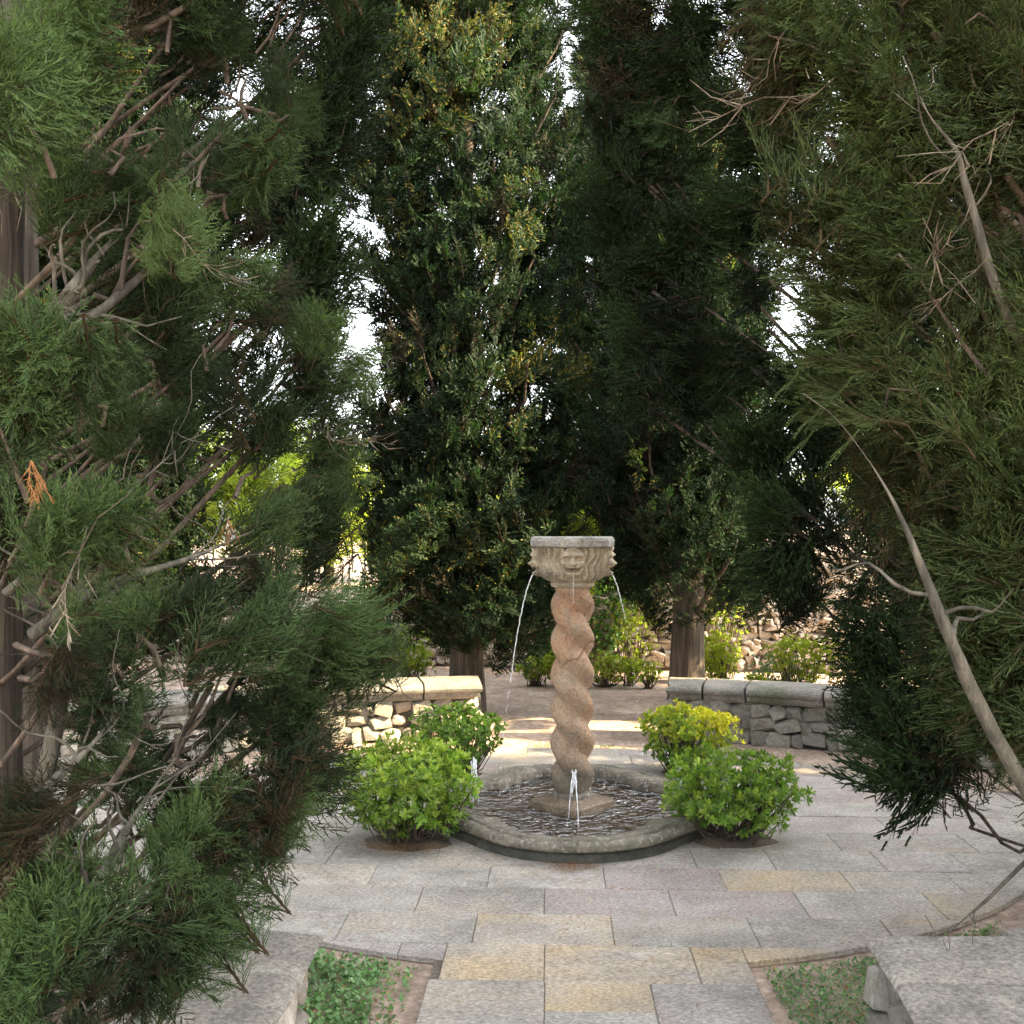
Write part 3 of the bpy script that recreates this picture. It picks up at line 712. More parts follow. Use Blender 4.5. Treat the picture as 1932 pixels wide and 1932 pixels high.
def froth(label, loc, h, seed, streams):
    root = empty('water_spout', loc); tag(root, label, 'water spout', 'small frothing spouts in the basin'); bpy.context.view_layer.update()
    q = Q(); rn = random.Random(seed)
    for k in range(16):
        t = rn.random(); p = Vector(loc) + Vector((rn.uniform(-.014, .014), rn.uniform(-.012, .012), h * (1 - t * 0.5)))
        tube(q, [p + Vector((0, 0, .018)), p + Vector((rn.uniform(-.004, .004), 0, .009)), p, p - Vector((rn.uniform(-.006, .006), 0, rn.uniform(.015, .05)))], [0.001, 0.0055 * rn.uniform(.5, 1.1), 0.0045, 0.001], 7)
    q.build('froth', M['froth'], root, True)
    for (dx, dy) in streams:
        q = Q(); P = [(loc[0] + dx * t, loc[1] + dy * t, loc[2] + h * (1 - t * t)) for t in np.linspace(0, 1, 16)]
        tube(q, P, [0.0034 * (1 + 0.35 * math.sin(i * 2.1 + seed)) * (1 - 0.5 * i / 16) for i in range(16)], 8); q.build('stream', M['jet'], root, True)
for (a, zt, n_, lab) in ((0.0, 1.08, 46, 'scattered drops below the right jet'), (math.pi, 0.76, 34, 'scattered drops beside the left jet')):
    q = Q(); rn = random.Random(n_)
    for k in range(n_):
        z = rn.uniform(0.06, zt); tt = math.sqrt(2 * (1.378 - z) / 9.81); R = 0.185 + 0.45 * tt + rn.uniform(-.008, .008); l = rn.uniform(.006, .02)
        tube(q, [(R * math.cos(a), rn.uniform(-.01, .01), z + l), (R * math.cos(a), 0, z + l * .5), (R * math.cos(a), 0, z)], [0.0006, 0.0017, 0.0006], 5)
    tag(q.build('water_drops', M['jet'], None, True), lab, kind='stuff')
froth('white water spout dripping in front of the column foot', (0.005, -0.135, 0.05), 0.22, 1, [(-0.03, -0.10), (0.02, -0.28)])
froth('white frothing water spout by the left rear bush', (-0.56, 0.10, 0.05), 0.24, 2, [(0.03, -0.03), (0.0, -0.06), (-0.02, .01)])
froth('white frothing water spout by the right rear bush', (0.60, 0.05, 0.05), 0.22, 3, [(0.02, -0.03), (-0.02, -0.02)])
# ring ripples where jets land are left to the water bump

# ------------------------------------------------------------------ foliage templates
def spray(rng, nside=9, L=1.0, wt=0.008, droop=0.0, sub=2, ang=40, stem=0.016, curl=0.25):
    """one flattened cypress plume of unit length growing along +X, plane XZ-ish; returns V,F,T"""
    q = Q(); n = 7; t = np.linspace(0, 1, n)
    y = np.zeros(n); z = curl * t ** 2 * L - droop * t ** 1.5 * L
    A = np.stack([t * L, 0.06 * np.sin(t * 4 + rng.uniform(0, 6)), z], -1)
    V, F = strips(A[:-1], A[1:], stem * (1 - t[:-1] * 0.75), stem * (1 - t[1:] * 0.75), rng); q.add(V, F, 0.12 + 0.25 * np.repeat(t[:-1], 4))
    P0 = []; P1 = []; W = []; T = []
    for k in range(nside * 2):
        tt = 0.12 + 0.86 * (k / (nside * 2 - 1)); sd = 1 if k % 2 else -1
        i = min(n - 2, int(tt * (n - 1))); fr = tt * (n - 1) - i; b = A[i] * (1 - fr) + A[i + 1] * fr
        D = nrm(A[i + 1] - A[i]); side = np.array([0, 1.0, 0]) * sd
        a = math.radians(ang + rng.uniform(-12, 12)); ln = L * (0.42 * (1 - tt) ** 0.8 + 0.12) * rng.uniform(0.75, 1.2)
        dr = D * math.cos(a) + side * math.sin(a) + rng.normal(size=3) * 0.14
        m1 = b + dr * ln * 0.5; dr2 = nrm(dr + D * 0.5 + np.array([0, 0, 0.30 - droop * 1.2])); m2 = m1 + dr2 * ln * 0.5
        P0 += [b, m1]; P1 += [m1, m2]; W += [(wt, wt), (wt, wt * 0.45)]; T += [0.5, 0.72]
        for s_ in range(sub):
            f = (s_ + 0.7) / (sub + 0.4); bb = b * (1 - f) + m1 * f if f < .5 else m1 * (1 - f) * 2 + m2 * (2 * f - 1)
            sd2 = 1 if s_ % 2 else -1
            d3 = nrm(dr + nrm(np.cross(dr, [0, 0, 1.0])) * sd2 * 0.75 + rng.normal(size=3) * 0.25 + np.array([0, 0, 0.15 - droop]))
            e = bb + d3 * ln * 0.38; P0.append(bb); P1.append(e); W.append((wt * .85, wt * .4)); T.append(0.8)
    P0 = np.array(P0); P1 = np.array(P1); W = np.array(W); T = np.array(T)
    V, F = strips(P0, P1, W[:, 0], W[:, 1], rng, plane=np.array([0, 0, 1.0]), mixn=0.7)
    q.add(V, F, np.repeat(T, 4)); return q.get()
def rotm(ax_x, roll, rng=None):
    """matrix whose x column is direction, z up-ish with roll"""
    x = nrm(np.asarray(ax_x, float)); up = np.array([0, 0, 1.0]) if abs(x[2]) < 0.95 else np.array([0, 1.0, 0])
    y = nrm(np.cross(up, x)); z = np.cross(x, y); c, s = math.cos(roll), math.sin(roll)
    return np.stack([x, y * c + z * s, -y * s + z * c], 1)
def tuft(rng, nspray, kw, spread=0.9, length=(0.5, 0.85), stemlen=0.55, dead=0.0):
    """a branchlet along +X of unit size, carrying plumes"""
    q = Q(); st = curve((0, 0, 0), (stemlen, 0, 0.06), 0.03, 5)
    tube(q, st, [0.018, 0.016, 0.013, 0.010, 0.006], 4, 0.08)
    for k in range(nspray):
        t = (k + rng.uniform(0, 1)) / nspray; b = st[min(4, int(t * 4.99))]
        ax = np.array([1.0, 0, 0.15]) + rng.normal(size=3) * spread * (1 - 0.45 * t); ax[2] += 0.12
        Vs, Fs, Ts = spray(rng, **kw); R = rotm(ax, rng.uniform(-1.2, 1.2)); s = rng.uniform(*length)
        Ts = Ts + rng.normal() * 0.06
        if rng.random() < dead: Ts = np.minimum(Ts, 0.1 + 0.05 * rng.random())
        q.add(Vs @ R.T * s + b, Fs, Ts)
    return q.get()
def spine(rng, nd=20, sub=0):
    """leafless pale dead branchlet"""
    q = Q(); P0 = []; P1 = []; W = []
    A = curve((0, 0, 0), (1, 0, -0.1), 0.08, 7, 0.03, rng)
    tube(q, A, np.linspace(0.006, 0.002, 7), 4, 0.5)
    for k in range(nd):
        i = rng.integers(1, 6); d = nrm(np.array([1.0, 0, 0]) + rng.normal(size=3) * 0.45); l = rng.uniform(0.15, 0.5)
        m = A[i] + d * l * .5; e = m + nrm(d + np.array([0, 0, -0.35]) + rng.normal(size=3) * .3) * l * .5
        P0 += [A[i], m]; P1 += [m, e]; W += [(0.005, .004), (0.004, 0.0015)]
    W = np.array(W); V, F = strips(P0, P1, W[:, 0], W[:, 1], rng); q.add(V, F, 0.5); return q.get()
r1 = np.random.default_rng(21)
KN = dict(nside=9, wt=0.0085, sub=2, ang=36, curl=0.28)
T_NEAR = [tuft(r1, 15, KN, 0.62, (0.42, 0.8)) for _ in range(6)]
KS = dict(nside=7, wt=0.0085, sub=2, ang=30, curl=0.02, droop=0.25)
T_STRING = [tuft(r1, 14, KS, 0.7, (0.45, 0.95)) for _ in range(6)]
KM_ = dict(nside=6, wt=0.017, sub=1, ang=34, curl=0.2, stem=0.014)
T_MID = [tuft(r1, 12, KM_, 0.8, (0.4, 0.8)) for _ in range(5)]
KF = dict(nside=5, wt=0.036, sub=1, ang=42, curl=0.25, stem=0.02)
T_FAR = [tuft(r1, 12, KF, 0.95, (0.3, 0.62), stemlen=0.6) for _ in range(6)]
KX = dict(nside=3, wt=0.05, sub=0, ang=45, curl=0.2)
T_XF = [tuft(r1, 9, KX, 1.1, (0.3, 0.6)) for _ in range(4)]
T_SPINE = [spine(r1) for _ in range(4)]
def scatter(q, tpl, pos, dirs, scl, tone, rng):
    for p, d, s, tn in zip(pos, dirs, scl, tone):
        V, F, T = tpl[rng.integers(len(tpl))]; R = rotm(d, rng.uniform(-3.14, 3.14) if rng.random() < .3 else rng.uniform(-.8, .8))
        sv = s * np.array([1, rng.uniform(0.8, 1.2), rng.uniform(0.8, 1.2)])
        q.add((V * sv) @ R.T + p, F, np.where(T > 0.2, T + tn, T))

def layer(root, crown, ang, sc=(1, 1, 1), shift=(0, 0, 0), name='foliage_layer'):
    """another layer of the crown: the same mesh turned about the trunk"""
    o = crown.copy(); o.name = name; SC.collection.objects.link(o); o.parent = root
    b = Vector(root.location); mt = mathutils.Matrix.Translation(b + Vector(shift)) @ mathutils.Matrix.Rotation(ang, 4, 'Z') @ mathutils.Matrix.Diagonal((*sc, 1)) @ mathutils.Matrix.Translation(-b)
    o.matrix_parent_inverse = root.matrix_basis.inverted(); o.matrix_basis = mt
    return o
# ------------------------------------------------------------------ columnar cypress
def trunk_mesh(root, base, top, r0, r1_, mat, lean=(0, 0), seed=0, flare=1.25, n=20, name='trunk'):
    q = Q(); m = 24; t = np.linspace(0, 1, m); b = np.array(base, float); e = np.array(top, float)
    P = b * (1 - t[:, None]) + e * t[:, None]; rg = np.random.default_rng(seed)
    P[:, 0] += 0.02 * np.sin(t * 5 + seed); P[:, 1] += 0.02 * np.sin(t * 4 + seed * 2)
    rad = r0 * (1 - t) + r1_ * t; rad *= 1 + (flare - 1) * np.exp(-t * 18)
    tube(q, P, rad, n, 0.5, 0.05, seed); return q.build(name, mat, root, True)
def cypress(name, label, base, height, prof, leaf, tpl, ntuft, tsize, seed, trunk_r, zlo, inner=0.45, holes=0.0, bark='bark', lobes=26, gap=None, dead=0.08, up=0.9, group='cypress trees round the court', limbs=16, keep=None, tonemul=1.0, layers=2):
    """prof(z)->radius; foliage gathered in upright lobes so sky shows between them"""
    rng = np.random.default_rng(seed); root = empty(name, base); tag(root, label, 'tree', group); bpy.context.view_layer.update()
    b = np.array(base, float); top = b + np.array([0, 0, height])
    trunk_mesh(root, base, top, trunk_r, 0.02, M[bark], seed=seed)
    # lobes
    L = []
    for k in range(lobes):
        z = zlo + (height - zlo) * (k + rng.uniform(0, 1)) / lobes; R = prof(z)
        a = k * 2.4 + rng.uniform(-.4, .4); rr = R * rng.uniform(inner + .15, 0.82)
        L.append((np.array([math.cos(a) * rr, math.sin(a) * rr, z]), R * rng.uniform(0.30, 0.48), rng.uniform(0.4, 0.75), rng.normal() * 0.12))
    q = Q(); per = max(1, ntuft // lobes); bq = Q()
    for (c, rad, hh, tn) in L:
        m = int(per * rng.uniform(0.7, 1.3)); 
        d = nrm(rng.normal(size=(m, 3))); rr = rng.uniform(0.25, 1.0, m) ** 0.5
        P = c + d * rr[:, None] * np.array([rad, rad, hh])
        R_ = np.array([prof(z) for z in P[:, 2]]); rad_xy = np.linalg.norm(P[:, :2], axis=1)
        ok = (rad_xy < R_ * 1.12) & (P[:, 2] > zlo - 0.25) & (P[:, 2] < height)
        if gap is not None: ok &= ~np.array([gap(p + b) for p in P])
        P = P[ok]; d = d[ok]; m = len(P)
        out = nrm(P * np.array([1, 1, 0.0]) + 1e-6)
        D = nrm(out * 0.7 + np.array([0, 0, up]) + rng.normal(size=(m, 3)) * 0.45 + d * 0.3)
        tone = rng.normal(size=m) * 0.10 + tn
        tone = np.where(rng.random(m) < dead, -0.5, tone)
        scatter(q, tpl, P - D * tsize * 0.4 + b, D, tsize * rng.uniform(0.7, 1.25, m), tone * tonemul, rng)
        # the limb that carries the lobe
        z0 = max(0.8 * zlo, c[2] - np.linalg.norm(c[:2]) * rng.uniform(1.0, 1.8))
        tube(bq, curve(b + [0, 0, z0], b + c + [0, 0, hh * .5], -0.08, 7, 0.025, rng), np.linspace(0.03, 0.008, 7) * (trunk_r / 0.14), 6)
    for k in range(limbs):       # dead inner twigs
        z = rng.uniform(zlo * 0.75, height * 0.6); a = rng.uniform(0, 6.28); R = prof(max(z, zlo)) * rng.uniform(.5, .9)
        tube(bq, curve(b + [0, 0, z], b + [math.cos(a) * R, math.sin(a) * R, z + R * rng.uniform(.3, 1.2)], -0.05, 7, 0.03, rng), np.linspace(0.012, 0.003, 7), 5)
    bq.build('branches', M['twig'], root, True)
    cr = q.build('crown', M[leaf], root)
    for k in range(layers): layer(root, cr, (0.16, -0.2, 2.4, 4.1)[k % 4], (0.98 - 0.06 * k, 0.98 - 0.06 * k, 1.0), (0, 0, (0.10, -0.08, .05, .15)[k % 4]))
    return root
cb = gr(880, 1342); cb.z = -0.03
def prof_c(z):
    return float(np.interp(z, [0.5, 0.8, 1.3, 2.2, 3.5, 5.0, 6.5, 8.5, 9.6], [0.36, 0.74, 1.0, 1.10, 1.12, 1.16, 1.12, 0.7, 0.1]))
def gap_c(p):
    side = (p[0] - cb[0]); z = p[2]
    th = 0.30 - (0.16 if side > 0.05 and 2.0 < z < 5.6 else 0.0) + (0.3 if z < 2.0 else 0)
    return noise.noise(Vector((p[0] * 2.6, p[1] * 2.6, z * 1.3))) > th
TALL = cypress('cypress_tree', 'tall central cypress rising behind the left rear bench, left of the column', cb, 9.6, prof_c, 'mid_leaf', T_FAR, 1150, 0.33, 3, 0.14, 0.72, lobes=80, dead=0.05, layers=4, gap=gap_c, bark='bark_grey')
cb2 = at(1301, 1300, 8.9); cb2.z = -0.03
def prof_r(z):
    return float(np.interp(z, [0.9, 1.15, 1.5, 2.2, 3.0, 4.2, 5.2], [0.40, 0.75, 0.95, 0.90, 0.78, 0.55, 0.1]))
cypress('cypress_tree', 'cypress with thick bare straight trunk behind the right rear bench', cb2, 5.6, prof_r, 'mid_leaf', T_FAR, 480, 0.29, 5, 0.155, 1.05, lobes=30, dead=0.05, layers=4)
# a second row of cypress beyond, dark against the sky
cb3 = at(1296, 1250, 11.2); cb3.z = -0.03
cypress('cypress_tree', 'dark cypress half hidden behind the tree with the thick trunk', cb3, 7.4, lambda z: float(np.interp(z, [0.8, 1.5, 3.0, 5.5, 7.4], [0.4, 1.15, 1.15, 0.8, 0.08])), 'dark_leaf', T_FAR, 380, 0.40, 9, 0.12, 0.9, lobes=26)

# near trees ------------------------------------------------------------------
def near_tree(name, label, base, trunk_top, tr, blobs, leaf, tpl, tsize, per_area, seed, axis=None, bark='bark', dead=0.05, spines=40, lift=0.25, extra=None, droop=0.0, nmul=1.0, limb_r=0.016, twigs=0.25, ex=1.0, tvar=0.12, dvar=0.5, layers=((0.05, (0.02, 0.03, 0.05)), (-0.06, (0.03, -0.02, -0.045)))):
    """blobs: (u, v, d, ru, rv, weight [, tone]) foliage masses read off the photograph at their own depth"""
    rng = np.random.default_rng(seed); root = empty(name, base); tag(root, label, 'tree', 'cypress trees round the court'); bpy.context.view_layer.update()
    trunk_mesh(root, base, trunk_top, tr, tr * 0.62, M[bark], seed=seed, n=28)
    b = np.array(base, float); q = Q(); bq = Q()
    for B in blobs:
        u, v, d, ru, rv, w = B[:6]; tn = B[6] if len(B) > 6 else 0.0
        c = np.array(at(u, v, d)); R = ru / FX * d; H = rv / FX * d; Dp = (R + H) * 0.45
        n = max(2, int(w * per_area * (ru * rv) / 10000.0 * nmul))
        dd = nrm(rng.normal(size=(n, 3))) * (rng.random(n)[:, None] ** (1 / 2.4))
        P = c + dd * np.array([R, Dp, H])
        ax = np.array([b[0], b[1], 0]); out = nrm((P - ax) * np.array([1, 1, 0]))
        D = nrm(out * 0.75 + np.array([0, 0, lift]) + rng.normal(size=(n, 3)) * dvar + dd * 0.55 - np.array([0, 0, droop]))
        tone = rng.normal(size=n) * tvar + tn + rng.normal() * 0.08
        tone = np.where(rng.random(n) < dead, -0.45, tone)
        scatter(q, tpl, P - D * tsize * 0.75, D, tsize * rng.uniform(0.6, 1.3, n), tone, rng)
        # limb from the trunk into the mass, then side branches
        if rng.random() < 0.5 : bq2 = bq
        else: bq2 = Q()
        dist = np.linalg.norm((c - b)[:2]); z0 = max(0.15, c[2] - dist * rng.uniform(0.5, 1.0)); fr = min(0.95, z0 / max(0.5, trunk_top[2]))
        st = b * (1 - fr) + np.array(trunk_top, float) * fr; st[2] = z0
        tube(bq2, curve(st, c, -0.06, 9, 0.009 if twigs > .2 else 0.05, rng), np.linspace(limb_r, 0.007, 9) * rng.uniform(0.6, 1.2), 6)
        for k in range(int((3 + n * 0.25) * twigs * 4)):
            i = rng.integers(0, n); s0 = st * 0.12 + c * 0.88 + rng.normal(size=3) * 0.04
            tube(bq, curve(s0, P[i], rng.uniform(-.05, .06), 6, 0.012, rng), np.linspace(0.007, 0.002, 6), 4)
    if extra:
        for pts, r_a, r_b in extra:
            pts = [(a_, b_, c_ * ex) for a_, b_, c_ in pts]
            A = np.array([at(*p) for p in pts], float); t = np.linspace(0, len(A) - 1, 26); i = np.minimum(t.astype(int), len(A) - 2); f = (t - i)[:, None]
            f = f * f * (3 - 2 * f) * 0.5 + f * 0.5
            C = A[i] * (1 - f) + A[i + 1] * f; k = np.ones(5) / 5
            for ax_ in range(3):
                pd = np.pad(C[:, ax_], 2, mode='edge'); C[2:-2, ax_] = np.convolve(pd, k, 'valid')[2:-2]
            rad_ = np.linspace(r_a, r_b, 26) * (0.8 if ex < 1 else 1.0)
            rad_[-12:] *= np.linspace(1, 0.15, 12)
            eq = Q(); tube(eq, C, rad_, 12, 0.5, 0.09, seed)
            for kk in range(12 if ex < 1 else 4):
                ii = rng.integers(6, 25); dv = nrm(C[min(25, ii + 1)] - C[ii - 1]) * 0.6 + rng.normal(size=3) * 0.55
                tube(eq, curve(C[ii], C[ii] + nrm(dv) * rng.uniform(0.08, 0.28), rng.uniform(-.02, .02), 9, 0.012, rng), np.linspace(min(0.006, rad_[ii] * .5), 0.001, 9), 5)
            eq.build('limb', M['limb'], root, True)
    bq.build('branches', M['bark' if twigs < .2 else 'twig'], root, True)['kind'] = 'stuff'
    if spines:
        sq_ = Q(); n = spines
        for k in range(n):
            B = blobs[rng.integers(len(blobs))]; c = np.array(at(B[0] + rng.uniform(-1, 1) * B[3], B[1] + rng.uniform(-1, 1) * B[4], B[2] - rng.uniform(0, 0.15)))
            D = nrm((c - b) * np.array([1, 1, 0]) * 0.5 + rng.normal(size=3) * 0.5 + np.array([0, 0, -0.7])); V, F, T = T_SPINE[rng.integers(4)]
            R_ = rotm(D, rng.uniform(-3, 3)); sq_.add(V * rng.uniform(0.16, 0.34) @ R_.T + c, F, T)
        sq_.build('dead_twigs', M['deadtwig'], root)['kind'] = 'stuff'
    cr = q.build('crown', M[leaf], root)
    for (a_, sh) in layers: layer(root, cr, a_, (1, 1, 1), sh)
    return root

# --- left near tree
lb = Vector(wx(-1.345, 2.5) + (-0.03,)); lt = Vector(wx(-1.345, 2.5) + (6.5,))
LB = []
LB += [(180, 60, 2.25, 120, 80, 1, .1), (330, 40, 2.6, 150, 90, 1.1), (470, 90, 2.8, 110, 110, 1, .0), (250, 240, 2.3, 130, 110, 1.1, .1), (420, 250, 2.7, 120, 90, .7), (120, 160, 2.2, 60, 70, .7, .2),
       (540, 200, 3.0, 90, 130, .9), (430, 350, 2.8, 90, 60, .5), (270, 440, 2.25, 60, 60, .9, .25), (520, 560, 2.7, 80, 90, 1.1, .15), (440, 610, 2.6, 80, 70, 1.0, .1),
       (120, 730, 2.0, 110, 90, 1.3, .25), (20, 650, 1.9, 60, 80, 1.2, .2), (60, 830, 2.0, 100, 90, 1.0, .1), (300, 560, 2.5, 90, 60, .6), (350, 660, 2.6, 100, 60, .9), (420, 720, 2.6, 90, 60, .9),
       (620, 680, 3.0, 60, 110, 1.4, .1), (600, 640, 2.9, 60, 70, 1.2, .1), (650, 760, 3.1, 45, 90, 1.3, .1), (560, 760, 2.9, 60, 50, .6), (640, 900, 3.1, 40, 120, 1.2, .1), (590, 950, 3.0, 50, 60, .6),
       (230, 780, 2.3, 110, 70, .8), (100, 1020, 1.95, 80, 70, .9, .1), (250, 1010, 2.2, 60, 80, .9, .05), (330, 830, 2.5, 60, 60, .5), (480, 850, 2.8, 70, 50, .4),
       (500, 1060, 2.8, 90, 60, .5), (620, 1060, 3.0, 50, 80, 1.0, .05), (430, 1130, 2.6, 90, 50, .3), (330, 1150, 2.4, 80, 80, .6),
       (670, 1200, 2.8, 80, 80, 1.5, .2), (600, 1230, 2.7, 80, 90, 1.4, .1), (690, 1240, 2.8, 50, 45, 1.2, .15), (590, 1300, 2.75, 50, 50, 1.0), (500, 1230, 2.5, 90, 80, 1.2, .05), (560, 1330, 2.6, 80, 70, 1.2), (560, 1380, 2.6, 35, 35, .8),
       (130, 1230, 2.0, 90, 80, 1.0, .1), (270, 1200, 2.1, 70, 60, 1.0, .15), (400, 1290, 2.3, 100, 80, 1.2), (280, 1350, 2.1, 110, 80, 1.0), (420, 1400, 2.3, 80, 70, 1.1),
       (575, 1465, 2.4, 45, 45, 1.2, .0), (530, 1530, 2.35, 55, 50, 1.2, .05), (450, 1530, 2.25, 70, 60, 1.3, .15), (400, 1610, 2.1, 80, 65, 1.3, .1), (460, 1610, 2.15, 50, 50, 1.1), (410, 1710, 2.05, 70, 50, 1.2), (110, 330, 2.5, 60, 70, .6), (200, 380, 2.4, 60, 60, .6),
       (120, 1650, 1.8, 120, 70, 1.2, .1), (240, 1700, 1.9, 110, 60, 1.1), (60, 1720, 1.8, 80, 60, 1.1, .1), (340, 1760, 1.95, 110, 60, 1.1), (300, 1850, 1.85, 130, 70, 1.0), (120, 1860, 1.75, 120, 80, 1.1, .05), (30, 1900, 1.7, 60, 40, 1.1, .2), (20, 1620, 1.8, 60, 70, 1, .1),
       (20, 180, 1.9, 40, 60, .8, .1), (60, 960, 2.4, 60, 60, .5), (200, 1480, 2.3, 90, 60, .5), (350, 1510, 2.4, 60, 50, .5)]
# outer foliage round the far side of the trunk, so the crown is a whole crown
for (x, d) in ((-1.9, 2.2), (-1.95, 2.9), (-1.5, 3.2), (-1.7, 1.7)):
    for z in (0.7, 1.5, 2.3, 3.1):
        LB.append((CX + x / d * FX, VH - (z - 1.55) / d * FX, d, 0.35 / d * FX, 0.4 / d * FX, 0.28))
for (u, v) in ((150, -120), (330, -150), (500, -90), (80, -300), (330, -350)): LB.append((u, v, 2.6, 130, 110, .7))
LT = near_tree('cypress_tree', 'near left cypress with brown trunk at the left edge and open branches', lb, lt, 0.135, LB, 'near_leaf', T_NEAR, 0.155, 4.6, 31, dvar=0.68, spines=12, dead=0.08, nmul=0.22, ex=0.94, tvar=0.17, limb_r=0.0085, layers=((0.05, (0.02, 0.03, 0.05)), (-0.06, (0.03, -0.02, -0.045)), (0.015, (-0.03, 0.07, -0.02)), (-0.02, (0.05, -0.06, 0.03))),
          extra=[([(10, 1120, 2.3), (80, 1060, 2.3), (210, 960, 2.35), (330, 850, 2.45)], 0.012, 0.006), ([(40, 640, 2.4), (110, 580, 2.4), (180, 490, 2.45), (220, 440, 2.5)], 0.022, 0.012),
                 ([(60, 680, 2.4), (200, 580, 2.4), (290, 500, 2.5), (350, 400, 2.6)], 0.016, 0.008), ([(60, 1200, 2.35), (150, 1130, 2.35), (240, 1090, 2.4), (370, 1050, 2.5), (480, 1000, 2.6)], 0.019, 0.007),
                 ([(0, 1545, 2.0), (90, 1480, 2.05), (170, 1410, 2.1), (240, 1320, 2.2)], 0.012, 0.006), ([(130, 1750, 2.1), (180, 1690, 2.1), (240, 1560, 2.2), (330, 1430, 2.3)], 0.017, 0.008),
                 ([(60, 1560, 2.45), (100, 1400, 2.45), (130, 1250, 2.5), (170, 1050, 2.5)], 0.026, 0.018), ([(110, 1600, 2.5), (150, 1450, 2.5), (180, 1300, 2.5), (190, 1150, 2.6)], 0.02, 0.012), ([(0, 1850, 1.9), (60, 1780, 1.95), (110, 1700, 2.0)], 0.016, 0.01)])
def rust_spray(root, u, v, d, s_, seed):
    rg = np.random.default_rng(seed); q = Q(); P = np.array(at(u, v, d))
    for k in range(4):
        V, F, T = spray(rg, nside=5, wt=0.012, sub=1, ang=28, curl=0.0, droop=0.1); q.add(V @ rotm(np.array([0.1, 0, -1.0]) + rg.normal(size=3) * .25, rg.uniform(-1, 1)).T * s_ + P, F, 0.5 + 0 * T)
    o = q.build('dead_spray', M['rust_leaf'], root); o['label'] = 'rust brown dead spray'
rust_spray(LT, 60, 870, 1.72, 0.075, 1); rust_spray(LT, 430, 980, 2.1, 0.05, 2)
# --- left further tree (mid distance, bluish)
l2b = Vector(wx(-2.12, 4.35) + (-0.03,)); l2t = Vector(wx(-2.12, 4.35) + (7.5,))
L2 = [(560, 40, 4.0, 90, 90, 1.4), (610, 60, 4.1, 80, 100, 2.0), (620, 170, 4.1, 60, 90, 2.0), (590, 270, 4.1, 60, 60, 1.6), (480, 160, 4.1, 100, 120, 1.2), (590, 290, 4.1, 50, 60, 1.1), (520, 300, 4.1, 70, 60, .8), (570, 420, 4.1, 35, 40, .5), (400, 60, 4.2, 120, 100, 1.2), (330, 280, 4.3, 100, 120, 1.1), (450, 470, 4.1, 70, 50, .5),
      (600, 500, 4.1, 50, 60, 1.4), (560, 590, 4.1, 90, 70, 1.2), (630, 600, 4.1, 40, 60, 1.3), (450, 620, 4.2, 90, 60, .8), (250, 500, 4.4, 110, 110, 1.4), (150, 300, 4.5, 110, 160, 1.5), (100, 700, 4.5, 110, 130, 1.4), 
      (640, 850, 4.1, 40, 60, .8), (150, 950, 4.5, 110, 120, 1.1), (120, 1150, 4.5, 110, 100, 1.0),  (500, -80, 4.0, 130, 80, 1), (300, -100, 4.2, 130, 100, 1), (600, -60, 4.0, 70, 60, 1), (400, -250, 4.2, 160, 110, .8),
      (655, 30, 4.1, 40, 70, 1.2), (430, 60, 4.0, 90, 80, 1.6), (330, 60, 4.1, 90, 90, 1.6), (450, 330, 4.2, 90, 70, 1.3), (560, 350, 4.2, 40, 40, 1.0), (640, 130, 4.1, 40, 70, 1.2), (640, 480, 4.1, 40, 50, 1.3), (480, 690, 4.1, 80, 60, 1.3), (665, 130, 4.1, 35, 90, 1.3), (672, 520, 4.1, 35, 60, 1.0), (680, 230, 4.1, 30, 50, 1.0), (300, 640, 4.3, 80, 70, 1.0), (500, 420, 4.1, 60, 60, 1.0), (380, 420, 4.3, 80, 90, .8), (360, 160, 4.3, 90, 100, 1.0), (90, 100, 4.6, 110, 130, 1), (560, 180, 4.6, 80, 90, .6), (420, 200, 4.7, 100, 90, .7)]
near_tree('cypress_tree', 'bluish green cypress behind the near left tree, edged by the bright sky gap', l2b, l2t, 0.13, L2, 'dark_leaf', T_MID, 0.24, 3.6, 33, spines=0, dead=0.03, lift=0.5, nmul=0.45, layers=((-0.02, (0.05, -0.05, 0.08)), (0.05, (0.02, 0.03, 0.05)), (-0.06, (0.03, -0.02, -0.06)), (0.10, (0.0, 0.1, 0.02))))
